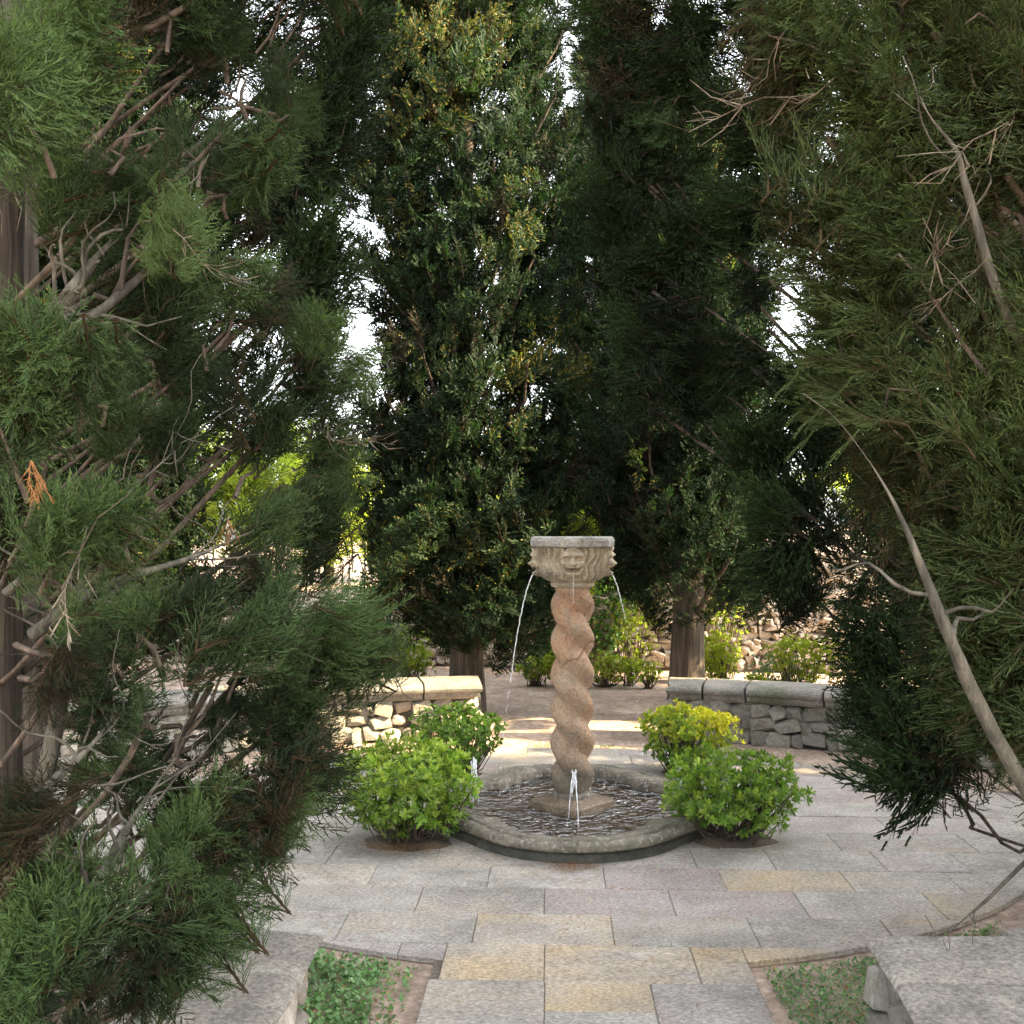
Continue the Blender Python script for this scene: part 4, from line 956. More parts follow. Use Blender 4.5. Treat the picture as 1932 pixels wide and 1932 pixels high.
# --- right near tree
rb_ = Vector(wx(2.05, 2.75) + (-0.03,)); rt_ = Vector(wx(1.95, 2.75) + (6.5,))
RB = [(1520, 60, 2.4, 90, 80, 1.2, .1), (1640, 100, 2.3, 110, 110, 1.3), (1760, 60, 2.2, 120, 90, 1.2, -.05), (1880, 80, 2.1, 90, 110, 1.1), (1560, 260, 2.4, 80, 110, 1.3, .1), (1660, 320, 2.3, 110, 120, 1.3), (1800, 300, 2.2, 120, 130, 1.2, -.05), (1900, 330, 2.1, 70, 120, 1.1),
      (1520, 440, 2.35, 75, 80, 1.2, .1), (1620, 500, 2.25, 120, 100, 1.4), (1760, 540, 2.15, 120, 120, 1.3), (1890, 570, 2.1, 80, 130, 1.2), (1560, 620, 2.35, 80, 70, 1.2, .05), (1600, 730, 2.3, 80, 60, 1.2, .05), (1720, 740, 2.2, 120, 90, 1.3), (1870, 780, 2.1, 90, 110, 1.3),
      (1690, 850, 2.3, 70, 60, 1.0), (1800, 900, 2.2, 90, 70, 1.3), (1900, 950, 2.1, 70, 90, 1.3), (1730, 960, 2.35, 40, 40, .4), (1800, 1050, 2.25, 80, 70, 1.3, .05), (1900, 1110, 2.1, 70, 90, 1.3), (1860, 1180, 2.2, 90, 70, 1.3), (1810, 1150, 2.4, 60, 50, .9),
      (1890, 1270, 2.15, 70, 70, 1.3), (1850, 1300, 2.4, 50, 50, .8), (1910, 1380, 2.2, 45, 50, 1.0), (1600, -60, 2.3, 150, 80, 1), (1800, -80, 2.2, 150, 90, 1), (1960, 150, 2.1, 60, 200, 1), (1960, 600, 2.1, 60, 220, 1), (1970, 1000, 2.1, 60, 200, 1), (1460, 30, 2.6, 60, 60, .8, .1), (1480, 150, 2.6, 50, 60, .8, .1)]
for (x, d) in ((2.2, 2.2), (2.75, 2.5), (2.7, 3.1), (2.1, 3.3)):
    for z in (0.8, 1.6, 2.4, 3.2):
        RB.append((CX + x / d * FX, VH - (z - 1.55) / d * FX, d, 0.35 / d * FX, 0.4 / d * FX, 0.3))
near_tree('cypress_tree', 'near right cypress with stringy olive sprays and a pale leaning limb', rb_, rt_, 0.14, RB, 'olive_leaf', T_STRING, 0.17, 4.2, 41, spines=6, dead=0.03, nmul=0.27, tvar=0.16, layers=((0.03, (0.03, -0.05, -0.07)), (0.01, (-0.05, 0.04, 0.08)), (-0.04, (0.02, 0.02, 0.03)), (0.05, (0.02, 0.03, 0.05)), (-0.06, (0.03, -0.02, -0.045)), (-0.02, (0.06, 0.08, 0.02))), droop=0.05, lift=0.1,
          extra=[([(1990, 1560, 2.05), (1930, 1480, 2.02), (1850, 1340, 1.98), (1790, 1200, 1.95), (1740, 1070, 1.95), (1690, 950, 1.97), (1640, 870, 2.0)], 0.017, 0.006),
                 ([(1990, 760, 2.15), (1930, 660, 2.1), (1875, 545, 2.05), (1850, 440, 2.05), (1815, 330, 2.05), (1810, 280, 2.05), (1760, 235, 2.05), (1735, 180, 2.05)], 0.011, 0.004),
                 ([(1940, 1620, 2.9), (1860, 1700, 2.9), (1800, 1750, 2.8)], 0.006, 0.004)])
# --- right dark tree
d2b = Vector(wx(2.6, 4.5) + (-0.03,)); d2t = Vector(wx(2.5, 4.5) + (7.5,))
DB = [(1385, 20, 4.3, 70, 90, 1.7), (1420, 140, 4.3, 70, 90, 1.7), (1440, 240, 4.3, 60, 70, 1.6), (1535, 790, 4.2, 55, 60, 1.5), (1600, 700, 4.3, 60, 60, 1.3), (1480, 200, 4.3, 80, 110, 1.6), (1560, 380, 4.3, 60, 80, 1.5), (1500, 20, 4.3, 70, 70, 1.4), (1500, 300, 4.3, 70, 90, 1.5), (1560, 700, 4.3, 60, 60, 1.4), (1170, 650, 4.4, 35, 50, .8), (1190, 740, 4.4, 35, 40, .7), (1120, 220, 4.4, 25, 60, .8), (1125, 350, 4.4, 25, 50, .6), (1120, 40, 4.4, 60, 90, 1.5), (1140, 160, 4.4, 50, 70, 1.3), (1150, 290, 4.4, 40, 60, 1.1), (1160, 420, 4.4, 40, 60, 1.1), (1170, 540, 4.4, 40, 60, 1.0), (1080, 10, 4.5, 60, 60, 1.2), (1180, 40, 4.3, 80, 90, 1.5), (1300, 80, 4.3, 120, 120, 1.7), (1430, 120, 4.3, 110, 150, 1.7), (1210, 200, 4.3, 80, 90, 1.5), (1320, 280, 4.3, 120, 110, 1.7), (1200, 330, 4.4, 70, 70, 1.4), (1240, 430, 4.3, 80, 80, 1.6), (1360, 420, 4.3, 110, 110, 1.7), (1460, 400, 4.3, 90, 150, 1.7), (1230, 550, 4.3, 70, 80, 1.5), (1330, 580, 4.3, 110, 100, 1.7), (1450, 620, 4.3, 100, 120, 1.7),
      (1280, 680, 4.3, 70, 70, 1.4), (1380, 740, 4.3, 100, 80, 1.6), (1500, 760, 4.2, 90, 90, 1.6), (1300, 760, 4.4, 60, 40, .9), (1450, 860, 4.2, 70, 70, 1.5, .1), (1540, 880, 4.1, 80, 70, 1.5), (1440, 970, 4.1, 55, 60, 1.5, .1), (1530, 1000, 4.0, 90, 70, 1.5), (1490, 1080, 4.0, 60, 60, 1.4), (1580, 1120, 3.9, 80, 70, 1.4), (1600, 1220, 3.8, 60, 50, 1.1), (1680, 1200, 3.8, 80, 70, 1.2), (1700, 1310, 3.7, 80, 60, 1.2), (1640, 1340, 3.7, 50, 40, .7), (1760, 1260, 3.7, 60, 80, 1.0), (1720, 1400, 3.6, 70, 50, 1.1), (1760, 1450, 3.6, 60, 40, 1.0), (1710, 1460, 3.5, 40, 30, .8),
      (1630, 800, 4.2, 90, 90, 1.3), (1620, 600, 4.4, 110, 140, 1.5), (1600, 300, 4.4, 110, 160, 1.5), (1750, 500, 4.6, 110, 160, 1.4), (1780, 200, 4.6, 120, 180, 1.3), (1800, 800, 4.5, 110, 120, 1.3), (1880, 1000, 4.4, 90, 120, 1.2), (1200, -80, 4.3, 130, 90, 1.2), (1430, -90, 4.3, 150, 110, 1.2), (1300, -230, 4.3, 160, 110, 1), (1540, 80, 4.4, 80, 140, 1.4), (1560, 480, 4.3, 70, 110, 1.4), (1820, 1180, 4.0, 80, 90, 1.2), (1870, 1350, 4.0, 60, 70, .9)]
near_tree('cypress_tree', 'dark dense cypress overhanging the court at right, low sprays hanging to the paving', d2b, d2t, 0.15, DB, 'dark_leaf', T_MID, 0.24, 4.4, 43, spines=0, dead=0.03, lift=0.2, droop=0.1, nmul=0.30, limb_r=0.008, twigs=0.06, layers=((-0.03, (0.05, -0.06, -0.02)), (0.03, (-0.05, 0.05, 0.07)), (0.05, (0.02, 0.03, 0.05)), (-0.06, (0.03, -0.02, -0.06)), (0.02, (0.08, 0.1, 0.02))))

def copy_tree(src, loc, rz, label, sc=1.0):
    sc *= 1.0 + 0.12 * math.sin(loc[0] * 7)
    c = src.copy(); SC.collection.objects.link(c); c['label'] = label
    mt = mathutils.Matrix.Translation(Vector(loc)) @ mathutils.Matrix.Rotation(rz, 4, 'Z') @ mathutils.Matrix.Scale(sc, 4)
    c.matrix_basis = mt
    for ch in src.children:
        k = ch.copy(); SC.collection.objects.link(k); k.parent = c; k.matrix_parent_inverse = ch.matrix_parent_inverse.copy(); k.matrix_basis = ch.matrix_basis.copy()
    return c
for (x, y, rz, lab) in ((4.3, -1.9, 0.6, 'added shade cypress right of the court, beyond the leaning limb'), (4.7, -0.85, 1.9, 'added shade cypress right of the court, beside the cross path'), (3.9, -4.6, 4.4, 'added shade cypress right of the path, behind the near right tree'), (6.6, -0.6, 5.2, 'outer added shade cypress right of the court'), (5.6, -3.4, 2.2, 'outer added shade cypress right of the path, second from the cross path'), (7.4, -2.2, 3.3, 'outermost added shade cypress right of the path'),  # unseen cypresses added at right to keep sun off the front court
                    (3.3, -3.3, 0.2, 'added shade cypress right of the path, touching the near right tree'), (5.4, -5.6, 1.2, 'added shade cypress beside the near end of the path at right'), (-5.6, 5.6, 2.0, 'cypress far behind the left bench'),
                    (*at(1172, 1200, 13.2).xy, 0.7, 'cypress beyond the column, seen through the gap left of the thick trunk'), 
                    (*at(1850, 1200, 9.4).xy, 2.7, 'cypress behind the right rear bench at far right'),
                    (-4.1, 2.9, 0.9, 'cypress behind the left bench, dark behind the near left branches'), (-4.6, 0.6, 2.9, 'cypress of the row left of the court, beyond the left edge tree'), (-3.9, -1.9, 4.9, 'cypress left of the court, hidden behind the brown edge trunk')):
    copy_tree(TALL, (x, y, -0.03), rz, lab)
for (x, y, rz, lab) in ((4.35, 1.15, 1.0, 'small added shade cypress off the end of the right rear bench, nearer the cross path'), (4.45, 1.75, 2.0, 'small added shade cypress off the end of the right rear bench, nearer the rubble wall')):
    copy_tree(TALL, (x, y, -0.03), rz, lab, 0.36)  # added out of view to shade the right rear bench alone

# ------------------------------------------------------------------ bushes
def flat_leaf(l, w):
    X = [0, 0.55, 1.0]; Wd = [0.1, 1.0, 0.2]; V = []
    for x, ww in zip(X, Wd): V += [(x * l, -ww * w, 0.08 * l * x * x), (x * l, ww * w, 0.08 * l * x * x)]
    return np.array(V), np.array([(0, 2, 3, 1), (2, 4, 5, 3)])
def leaf_verts(rng, l, w):
    """4-quad folded obovate leaf along +X"""
    X = [0, 0.62, 1.0]; Wd = [0.08, 1.0, 0.2]; V = []
    for x, ww in zip(X, Wd): V += [(x * l, -ww * w, 0.10 * l * (x ** 2) + 0.12 * w * ww), (x * l, 0, 0.10 * l * x ** 2), (x * l, ww * w, 0.10 * l * (x ** 2) + 0.12 * w * ww)]
    F = [];
    for k in range(2): F += [(3 * k, 3 * k + 3, 3 * k + 4, 3 * k + 1), (3 * k + 1, 3 * k + 4, 3 * k + 5, 3 * k + 2)]
    return np.array(V), np.array(F)
def rosette(rng, n=9, l=0.036, w=0.0065):
    q = Q(); LV, LF = leaf_verts(rng, l, w)
    for k in range(n):
        a = k * 2.4 + rng.uniform(-.3, .3); el = rng.uniform(0.05, 1.0) ; d = np.array([math.cos(a) * math.cos(el), math.sin(a) * math.cos(el), math.sin(el)])
        R = rotm(d, rng.uniform(-.4, .4)); q.add(LV * rng.uniform(.75, 1.2) @ R.T, LF, 0.45 + 0.25 * el + rng.normal() * 0.06)
    return q.get()
r2 = np.random.default_rng(77)
ROS = [rosette(r2) for _ in range(8)]
ROS_S = [rosette(r2, 7, 0.028, 0.008) for _ in range(6)]
def rot_z_to(d, spin):
    z = nrm(np.asarray(d, float)); a = np.array([1.0, 0, 0]) if abs(z[0]) < .9 else np.array([0, 1.0, 0]); x = nrm(np.cross(a, z)); y = np.cross(z, x)
    c, s = math.cos(spin), math.sin(spin); return np.stack([x * c + y * s, -x * s + y * c, z], 1)
def bush(name, label, base, rx, ry, h, n, leaf, seed, tpl=ROS, size=1.0, lo=0.12, tonef=None, group='rounded bushes round the fountain', cat='bush', stems=26, leg=0.12, lump=0.2, shell=0.62):
    rng = np.random.default_rng(seed); root = empty(name, base); tag(root, label, cat, group); bpy.context.view_layer.update(); b = np.array(base, float)
    q = Q(); bq = Q(); cz = lo + (h - lo) * 0.45
    k = 0; tips = []
    while k < n:
        d = nrm(rng.normal(size=3)); 
        f = 1 + lump * noise.noise(Vector(d * 2.2) + Vector((seed, 0, 0))) * 2
        r = f * (shell + (1 - shell) * rng.random() ** 0.5) if rng.random() < .8 else f * rng.uniform(0.3, 0.8)
        p = np.array([d[0] * rx * r, d[1] * ry * r, cz + d[2] * r * ((h - cz) if d[2] > 0 else (cz - lo * 0.4))])
        if p[2] < lo * 0.5: continue
        D = nrm(d * 0.8 + np.array([0, 0, 0.55]) + rng.normal(size=3) * 0.3)
        V, F, T = tpl[rng.integers(len(tpl))]; R = rot_z_to(D, rng.uniform(0, 6.28))
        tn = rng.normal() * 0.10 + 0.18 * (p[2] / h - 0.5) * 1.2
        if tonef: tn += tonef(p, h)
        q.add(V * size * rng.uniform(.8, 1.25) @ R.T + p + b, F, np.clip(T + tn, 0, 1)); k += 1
        if k % 4 == 0: tips.append(p)
    for i, p in enumerate(tips[:stems * 4]):
        s = np.array([rng.normal() * rx * leg, rng.normal() * ry * leg, -0.01])
        mid = s * 0.5 + p * 0.5 + np.array([0, 0, -0.15 * h])
        P = np.stack([s, s * .7 + mid * .3, mid, mid * .4 + p * .6, p]) + b
        tube(bq, P, np.array([0.006, 0.005, 0.004, 0.0025, 0.001]) * (1.4 if i < stems else 0.8), 5)
    bq.build('stems', M['twig'], root, True); q.build('foliage', M[leaf], root)
    return root
def bed(loc, rx, ry, seed):
    V = [(loc[0], loc[1], 0.028)]; n = 26
    for i in range(n):
        t = 2 * math.pi * i / n; k = 1 + 0.22 * noise.noise(Vector((math.cos(t) * 2 + seed, math.sin(t) * 2, 0)))
        V.append((loc[0] + rx * k * math.cos(t) * .7, loc[1] + ry * k * math.sin(t) * .7, 0.02)); 
    for i in range(n):
        t = 2 * math.pi * i / n; k = 1 + 0.22 * noise.noise(Vector((math.cos(t) * 2 + seed, math.sin(t) * 2, 0)))
        V.append((loc[0] + rx * k * math.cos(t), loc[1] + ry * k * math.sin(t), -0.004))
    F = [(0, 1 + i, 1 + (i + 1) % n) for i in range(n)] + [(1 + i, 1 + n + i, 1 + n + (i + 1) % n, 1 + (i + 1) % n) for i in range(n)]
    me = bpy.data.meshes.new('soil_bed'); me.from_pydata(V, [], F); o = link('soil_bed', me, M['bed']); tag(o, kind='structure')
pFL = gr(768, 1588); pFR = gr(1382, 1583); pBL = gr(862, 1462); pBR = gr(1297, 1458)
for p, rx, ry, s in ((pFL, .23, .17, 1), (pFR, .23, .17, 2), (pBL, .17, .15, 3), (pBR, .17, .15, 4)): bed(p, rx, ry, s)
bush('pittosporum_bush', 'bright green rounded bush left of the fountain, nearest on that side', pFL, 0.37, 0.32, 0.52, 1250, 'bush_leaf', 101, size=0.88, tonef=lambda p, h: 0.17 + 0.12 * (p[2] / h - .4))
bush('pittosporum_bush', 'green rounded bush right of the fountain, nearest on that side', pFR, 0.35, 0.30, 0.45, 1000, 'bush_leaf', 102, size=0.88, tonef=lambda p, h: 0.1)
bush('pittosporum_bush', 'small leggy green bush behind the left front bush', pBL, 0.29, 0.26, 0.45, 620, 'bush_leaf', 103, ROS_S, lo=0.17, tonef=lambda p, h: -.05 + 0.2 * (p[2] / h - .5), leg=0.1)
bush('pittosporum_bush', 'leggy bush with top coloured golden as if sunlit, behind the right front bush', pBR, 0.31, 0.27, 0.45, 680, 'bush_sun_paint', 104, ROS_S, lo=0.17, tonef=lambda p, h: 0.30 * (p[2] / h - .5) + 0.45 * max(0, p[0] + 0.08) / .3 * (p[2] / h) - 0.08, leg=0.1)  # tone rises upward and to the right, painting the sunlit side

# ------------------------------------------------------------------ back retaining wall and terrace
WA = np.array(wx(-6.5, 13.2)); WB = np.array(wx(-0.6, 12.6)); WC_ = np.array(wx(8.5, 11.2))
def wallf(s):
    if s < 5.93: a, b_, o = WA, WB, 0
    else: a, b_, o = WB, WC_, 5.93
    d = (b_ - a) / np.linalg.norm(b_ - a); p = a + d * (s - o); return (p[0], p[1], d[1], -d[0])
def wtop(s): return float(np.interp(s, [0, 5, 7.5, 9, 11, 15], [0.7, 0.75, 0.85, 1.1, 1.5, 1.9]))
rw = empty('retaining_wall', (float(WB[0]), float(WB[1]), 0)); tag(rw, 'rough pale rubble stone retaining wall across the back of the garden', 'wall'); bpy.context.view_layer.update()
V = []; F = []; ns = 40
for k in range(ns + 1):
    s = 15 * k / ns; x, y, nx, ny = wallf(min(s, 14.9)); zt = wtop(s)
    for a, z in ((0, -0.05), (0.05, zt), (0.45, zt), (0.5, -0.05)): V.append((x - nx * a, y - ny * a, z))
for k in range(ns):
    for i in range(3): F.append((k * 4 + i, k * 4 + 4 + i, k * 4 + 5 + i, k * 4 + 1 + i))
me = bpy.data.meshes.new('wall_core'); me.from_pydata(V, [], F); link('wall_core', me, M['mortar_warm'], rw)
rnd = random.Random(8); spots = []
z = 0.0
while z < 1.9:
    hh = rnd.uniform(0.055, 0.10); s = 0.3 + rnd.uniform(0, .1)
    while s < 14.6:
        w = rnd.uniform(0.065, 0.165)
        if z + hh * .5 < wtop(s): spots.append((s + w / 2, z + hh / 2, w, hh * rnd.uniform(.85, 1.15)))
        s += w
    z += hh
vis = [q_ for q_ in spots if 7.3 < q_[0] < 10.4]; vis.sort(key=lambda q_: abs(q_[0] - 9.3)); ids = set(id(v) for v in vis[:295])
import mathutils
joinV = []; joinF = []; nj = 0
for sp in spots:
    s, z, w, hh = sp; x, y, nx, ny = wallf(s); pos = Vector((x + nx * 0.005, y + ny * 0.005, z + rnd.uniform(-.02, .02)))
    if id(sp) in ids:
        o = facing(pos, (nx, ny), (w * 1.06, hh * 1.1), rnd.uniform(0.10, 0.15), rnd, HST, None, rot=0.35); o.parent = rw; o.matrix_parent_inverse = rw.matrix_basis.inverted()
    else:
        m_ = rnd.choice(HST); mtx = mathutils.Matrix.Translation(pos) @ mathutils.Euler((rnd.uniform(-.1, .1), rnd.uniform(-.35, .35), math.atan2(ny, nx) - math.pi / 2)).to_matrix().to_4x4() @ mathutils.Matrix.Diagonal((w * 1.06, rnd.uniform(.1, .15), hh * 1.1, 1))
        joinV += [tuple(mtx @ v.co) for v in m_.vertices]; joinF += [tuple(i + nj for i in p.vertices) for p in m_.polygons]; nj += len(m_.vertices)
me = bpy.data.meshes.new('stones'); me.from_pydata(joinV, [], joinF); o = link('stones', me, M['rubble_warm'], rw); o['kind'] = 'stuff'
# terrace behind the wall
V = []; F = []
for k in range(ns + 1):
    s = 15 * k / ns; x, y, nx, ny = wallf(min(s, 14.9)); zt = wtop(s) - 0.03
    for a, z in ((0.25, zt), (2.0, zt + 0.1), (8, zt + 0.25), (40, zt + 0.5), (120, zt + .6)): V.append((x - nx * a + (a > 10) * (k - ns / 2) * a * .06, y - ny * a, z + 0.03 * math.sin(k * 1.7 + a)))
for k in range(ns):
    for i in range(4): F.append((k * 5 + i, k * 5 + 5 + i, k * 5 + 6 + i, k * 5 + 1 + i))
me = bpy.data.meshes.new('terrace'); me.from_pydata(V, [], F); o = link('terrace', me, M['soil']); tag(o, 'raised soil terrace behind the rubble wall', kind='structure')

# ------------------------------------------------------------------ background plants
def shrub(label, u, d, w, h, n, leaf, seed, name='garden_shrub', lo=0.25, size=2.2, stems=14, group='shrubs along the back wall', z0=-0.02, leg=.25, tn=0):
    b = at(u, 1300, d); b.z = z0
    size *= 0.72; n = int(n * 1.35)
    return bush(name, label, b, w, w * .8, h, n, leaf, seed, ROS_S, size=size, lo=h * lo, group=group, cat='shrub', stems=stems, leg=leg, lump=.3, shell=.4, tonef=(lambda p, hh: tn))
shrub('yellow green low shrub left of the column beyond the open gravel', 1012, 10.9, 0.22, 0.32, 120, 'far_leaf', 201, size=1.6)
shrub('small sparse shrub just left of the column in the back hedge row', 1052, 11.0, 0.18, 0.34, 90, 'far_leaf', 202, size=1.6)
shrub('yellow green shrub on one dark stem just right of the column', 1143, 10.8, 0.26, 0.36, 130, 'far_leaf', 203, size=1.6, leg=.05)
shrub('thin pale shrub second to the right of the column in the back row', 1190, 10.9, 0.15, 0.30, 60, 'far_leaf', 204, size=1.6)
shrub('narrow sparse shrub left of the thick bare trunk', 1225, 10.7, 0.13, 0.30, 60, 'far_leaf', 205, size=1.6)
shrub('bright yellow shrub against the right side of the thick trunk', 1355, 10.2, 0.20, 0.60, 170, 'far_leaf', 206, size=1.7, tn=.2)
shrub('small conical yellow green shrub above the right rear bench', 1428, 9.4, 0.13, 0.34, 90, 'far_leaf', 207, size=1.3)
shrub('grey green lavender like shrub above the right rear bench', 1470, 10.2, 0.34, 0.46, 260, 'grey_leaf', 208, size=1.4, lo=.05)
shrub('flat topped yellow green shrub behind the grey green one', 1510, 9.9, 0.36, 0.62, 260, 'far_leaf', 209, size=1.5, lo=.55, tn=.1)
shrub('green shrub under the hanging dark cypress sprays', 1620, 9.6, 0.34, 0.60, 220, 'far_leaf', 210, size=1.5, lo=.4)
shrub('dense yellow green shrub between near left tree and central trunk', 778, 10.6, 0.22, 0.62, 200, 'far_leaf', 211, size=1.6, lo=.2)
shrub('green shrub far left behind the curved bench', 700, 10.0, 0.35, 0.75, 240, 'far_leaf', 212, size=1.6)
shrub('leafy green shrub behind the bench at far right edge', 1780, 8.9, 0.35, 0.7, 240, 'far_leaf', 213, size=1.5)
# tall ivy covered shrub behind the column, saplings by the wall
shrub('tall dark ivy clad shrub directly behind the column', 1135, 12.2, 0.42, 1.25, 520, 'ivy_leaf', 220, size=1.9, lo=.05, name='ivy_shrub')
shrub('bright yellow green young tree top behind the column, right side', 1150, 12.9, 0.55, 1.75, 420, 'far_leaf', 221, size=2.2, lo=.5, tn=.15)
shrub('dark ivy mass left of the column behind the hedge row', 1045, 12.3, 0.28, 1.0, 300, 'ivy_leaf', 222, size=1.8, lo=.1, name='ivy_shrub')
shrub('thin yellowish sapling in front of the rubble wall right of the column', 1195, 11.6, 0.28, 0.95, 150, 'far_leaf', 223, size=1.5, lo=.3, name='sapling', leg=.05)
shrub('reddish tinted sapling right of the thick trunk by the wall', 1365, 11.4, 0.25, 1.15, 170, 'far_leaf', 224, size=1.6, lo=.3, name='sapling', leg=.05)
shrub('slender yellow leaved young tree whose top shows right above the column slab', 1090, 10.2, 0.24, 1.84, 300, 'far_leaf', 225, size=2.0, lo=.78, tn=.6, name='young_tree', leg=.02, stems=4)
shrub('deep green ivy shrub seen past the near left tree', 690, 11.5, 0.3, 1.25, 260, 'ivy_leaf', 226, size=1.9, lo=.1, name='ivy_shrub')
# sunlit trees beyond the wall
def far_tree(label, u, d, h, R, n, seed, leaf='far_leaf', zb=0.8):
    rng = np.random.default_rng(seed); b = at(u, 1300, d); b.z = zb; root = empty('garden_tree', b); tag(root, label, 'tree', 'sunlit trees beyond the wall'); bpy.context.view_layer.update()
    trunk_mesh(root, b, b + Vector((0, 0, h * .7)), 0.09, 0.03, M['bark'], seed=seed, n=10)
    q = Q(); bb = np.array(b, float); bq = Q()
    for k in range(9):
        c = nrm(rng.normal(size=3)) * R * 0.55; c[2] = h * rng.uniform(.35, .8); m = n // 9
        d_ = nrm(rng.normal(size=(m, 3))) * rng.uniform(.4, 1, m)[:, None]; P = bb + c + d_ * R * .55
        scatter(q, T_XF, P, nrm(d_ + [0, 0, .5]), 0.5 * rng.uniform(.7, 1.2, m), rng.normal(size=m) * .15 + .1, rng)
        tube(bq, curve(bb + [0, 0, h * .25], bb + c, .05, 6, .03, rng), np.linspace(.04, .01, 6), 5)
    bq.build('branches', M['twig'], root, True); q.build('crown', M[leaf], root); return root
for i, (u, d, h, R, n, lab, zb) in enumerate([(480, 15, 2.3, 1.2, 330, 'yellow green sunlit tree seen through the near left cypress', .75), (620, 16, 2.0, 1.0, 260, 'sunlit tree just left of the central cypress', .75), (300, 15, 2.2, 1.2, 260, 'sunlit tree behind the left cypress branches, far left', .75), (90, 14, 3.0, 1.4, 260, 'broad sunlit tree hidden mostly by the left edge trunk', .75),
                                     (830, 17, 1.9, 1.1, 220, 'low sunlit tree behind the central cypress', .75), (1120, 18, 1.6, 1.1, 220, 'low sunlit tree right behind the column on the terrace', .8), (1330, 17, 1.5, 1.1, 220, 'low sunlit tree behind the thick trunk on the terrace', 1.0), (1640, 15, 1.4, 1.1, 240, 'sunlit tree beyond the wall under the dark cypress', 1.6), (1850, 15, 1.6, 1.2, 240, 'sunlit tree beyond the wall at far right', 1.8), (-250, 14, 4.0, 1.8, 200, 'tall tree out beyond the left edge', .7), (2300, 15, 3.5, 1.8, 200, 'tall tree out beyond the right edge', 1.8)]):
    far_tree(lab, u, d, h, R, n, 300 + i, zb=zb)

# ------------------------------------------------------------------ ground cover and litter
def cover(name, label, poly, n, size, seed, mat, dens=None, tone=0.5):
    rng = np.random.default_rng(seed); q = Q(); LV, LF = flat_leaf(1.0, 0.36)
    xs = [p[0] for p in poly]; ys = [p[1] for p in poly]; k = 0; tries = 0
    def inside(x, y):
        c = False
        for i in range(len(poly)):
            a = poly[i]; b = poly[i - 1]
            if (a[1] > y) != (b[1] > y) and x < (b[0] - a[0]) * (y - a[1]) / (b[1] - a[1]) + a[0]: c = not c
        return c
    while k < n and tries < n * 12:
        tries += 1; x = rng.uniform(min(xs), max(xs)); y = rng.uniform(min(ys), max(ys))
        if not inside(x, y): continue
        if dens and rng.random() > dens(x, y): continue
        el = rng.uniform(0.0, 0.8); a = rng.uniform(0, 6.28); d = np.array([math.cos(a) * math.cos(el), math.sin(a) * math.cos(el), math.sin(el)])
        s = size * rng.uniform(.6, 1.3)
        q.add(LV * s @ rotm(d, rng.uniform(-.5, .5)).T + [x, y, -0.02 + rng.uniform(0, 0.022)], LF, np.clip(tone + rng.normal() * .2, 0, 1)); k += 1
    o = q.build(name, mat); tag(o, label, kind='stuff'); return o
def dn(cx, s=3.0, th=-0.15): return lambda x, y: min(1, max(0.04, (noise.noise(Vector((x * s + cx, y * s, 0))) - th) * 4))
PL = [(-0.60, -6), (-0.60, -2.02), (-0.80, -1.96), (-1.6, -1.75), (-1.6, -2.5), (-0.83, -2.8), (-0.83, -6)]
PR = [(0.655, -6), (0.655, -2.0), (1.1, -1.86), (1.7, -1.5), (1.7, -2.4), (0.84, -2.78), (0.84, -6)]
cover('ground_cover', 'dense small leaved green ground cover beside the path at lower left', PL, 15000, 0.019, 1, M['cover_leaf'], lambda x, y: (1.0 if x < -0.68 - 0.05 * math.sin(y * 5) else 0.25) * (1.0 if noise.noise(Vector((x * 4, y * 4, 0))) > -.35 else .2), 0.55)
cover('ground_cover', 'sparse green ground cover beside the path at lower right', PR, 15000, 0.013, 2, M['cover_leaf'], dn(3.0, 5.0, -.45), 0.42)
cover('leaf_litter', 'dry needles and leaves on the soil by the right patch', PR, 700, 0.015, 3, M['dry_leaf'], None, 0.5)
cover('leaf_litter', 'dry needles and leaves on the soil by the left patch', PL, 600, 0.015, 4, M['dry_leaf'], None, 0.4)
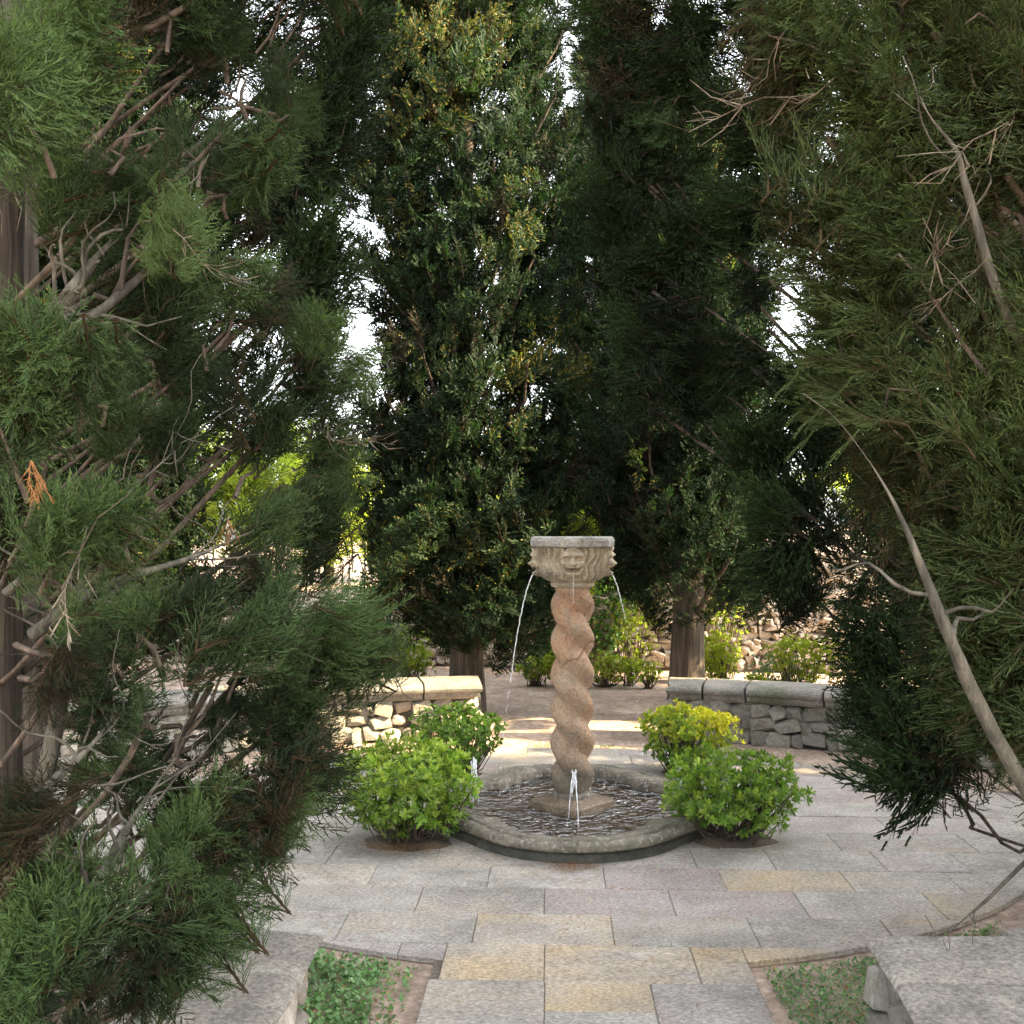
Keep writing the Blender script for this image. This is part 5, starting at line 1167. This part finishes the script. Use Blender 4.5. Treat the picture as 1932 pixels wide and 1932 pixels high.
def litter(label, n, seed, region, lmin, lmax, w, mat, z=0.003):
    rng = np.random.default_rng(seed); P = np.array([region(rng) for _ in range(n)]); a = rng.uniform(0, 6.28, n); l = rng.uniform(lmin, lmax, n)
    D = np.stack([np.cos(a), np.sin(a), np.zeros(n)], 1) * l[:, None]; mid = P + D * .5 + rng.normal(size=(n, 3)) * l[:, None] * .12; mid[:, 2] = P[:, 2] + 0.002
    S = nrm(np.cross(D, [0, 0, 1.0])) * w
    V = np.concatenate([np.stack([P - S, P + S, mid + S, mid - S], 1), np.stack([mid - S, mid + S, P + D + S * .3, P + D - S * .3], 1)]).reshape(-1, 3)
    q = Q(); q.add(V, np.arange(len(V)).reshape(-1, 4), np.repeat(rng.random(2 * n), 4)); o = q.build('leaf_litter', mat); tag(o, label, kind='stuff')
litter('fallen dry cypress twigs scattered over the paving slabs', 1500, 5, lambda r: (r.normal() * 1.2, -1.2 + r.normal() * .7, 0.004), 0.01, 0.05, 0.0013, M['dry_leaf'])
litter('reddish dead twigs gathered at the front of the basin', 90, 6, lambda r: (-0.02 + r.normal() * .07, -0.93 + r.normal() * .02, 0.006 + r.random() * .02), 0.03, 0.10, 0.0013, M['rust_leaf'])
litter('rusty dead twigs under the left front bush', 160, 7, lambda r: (pFL.x + 0.02 + r.normal() * .14, pFL.y - 0.2 + r.normal() * .04, 0.02 + r.random() * .02), 0.02, 0.09, 0.0014, M['rust_leaf'])
litter('pale debris on the brown soil behind the fountain', 700, 8, lambda r: (r.normal() * 1.6, 3.6 + r.normal() * 1.2, -0.014), 0.02, 0.07, 0.004, M['dry_leaf'])
cover('ivy_cover', 'green creeping ground cover behind the right rear bench', [(0.9, 2.95), (2.2, 2.7), (3.6, 1.9), (3.9, 2.3), (2.4, 3.4), (1.0, 3.3)], 1600, 0.035, 9, M['cover_leaf'], dn(1.0, 2.0), 0.6)
cover('moss_patch', 'mossy green strip at the back edge of the paving', [(-1.6, 1.45), (0.0, 1.9), (0.9, 1.8), (0.9, 1.95), (0, 2.05), (-1.9, 1.6)], 900, 0.012, 10, M['cover_leaf'], dn(6.0, 3.0, 0.0), 0.3)
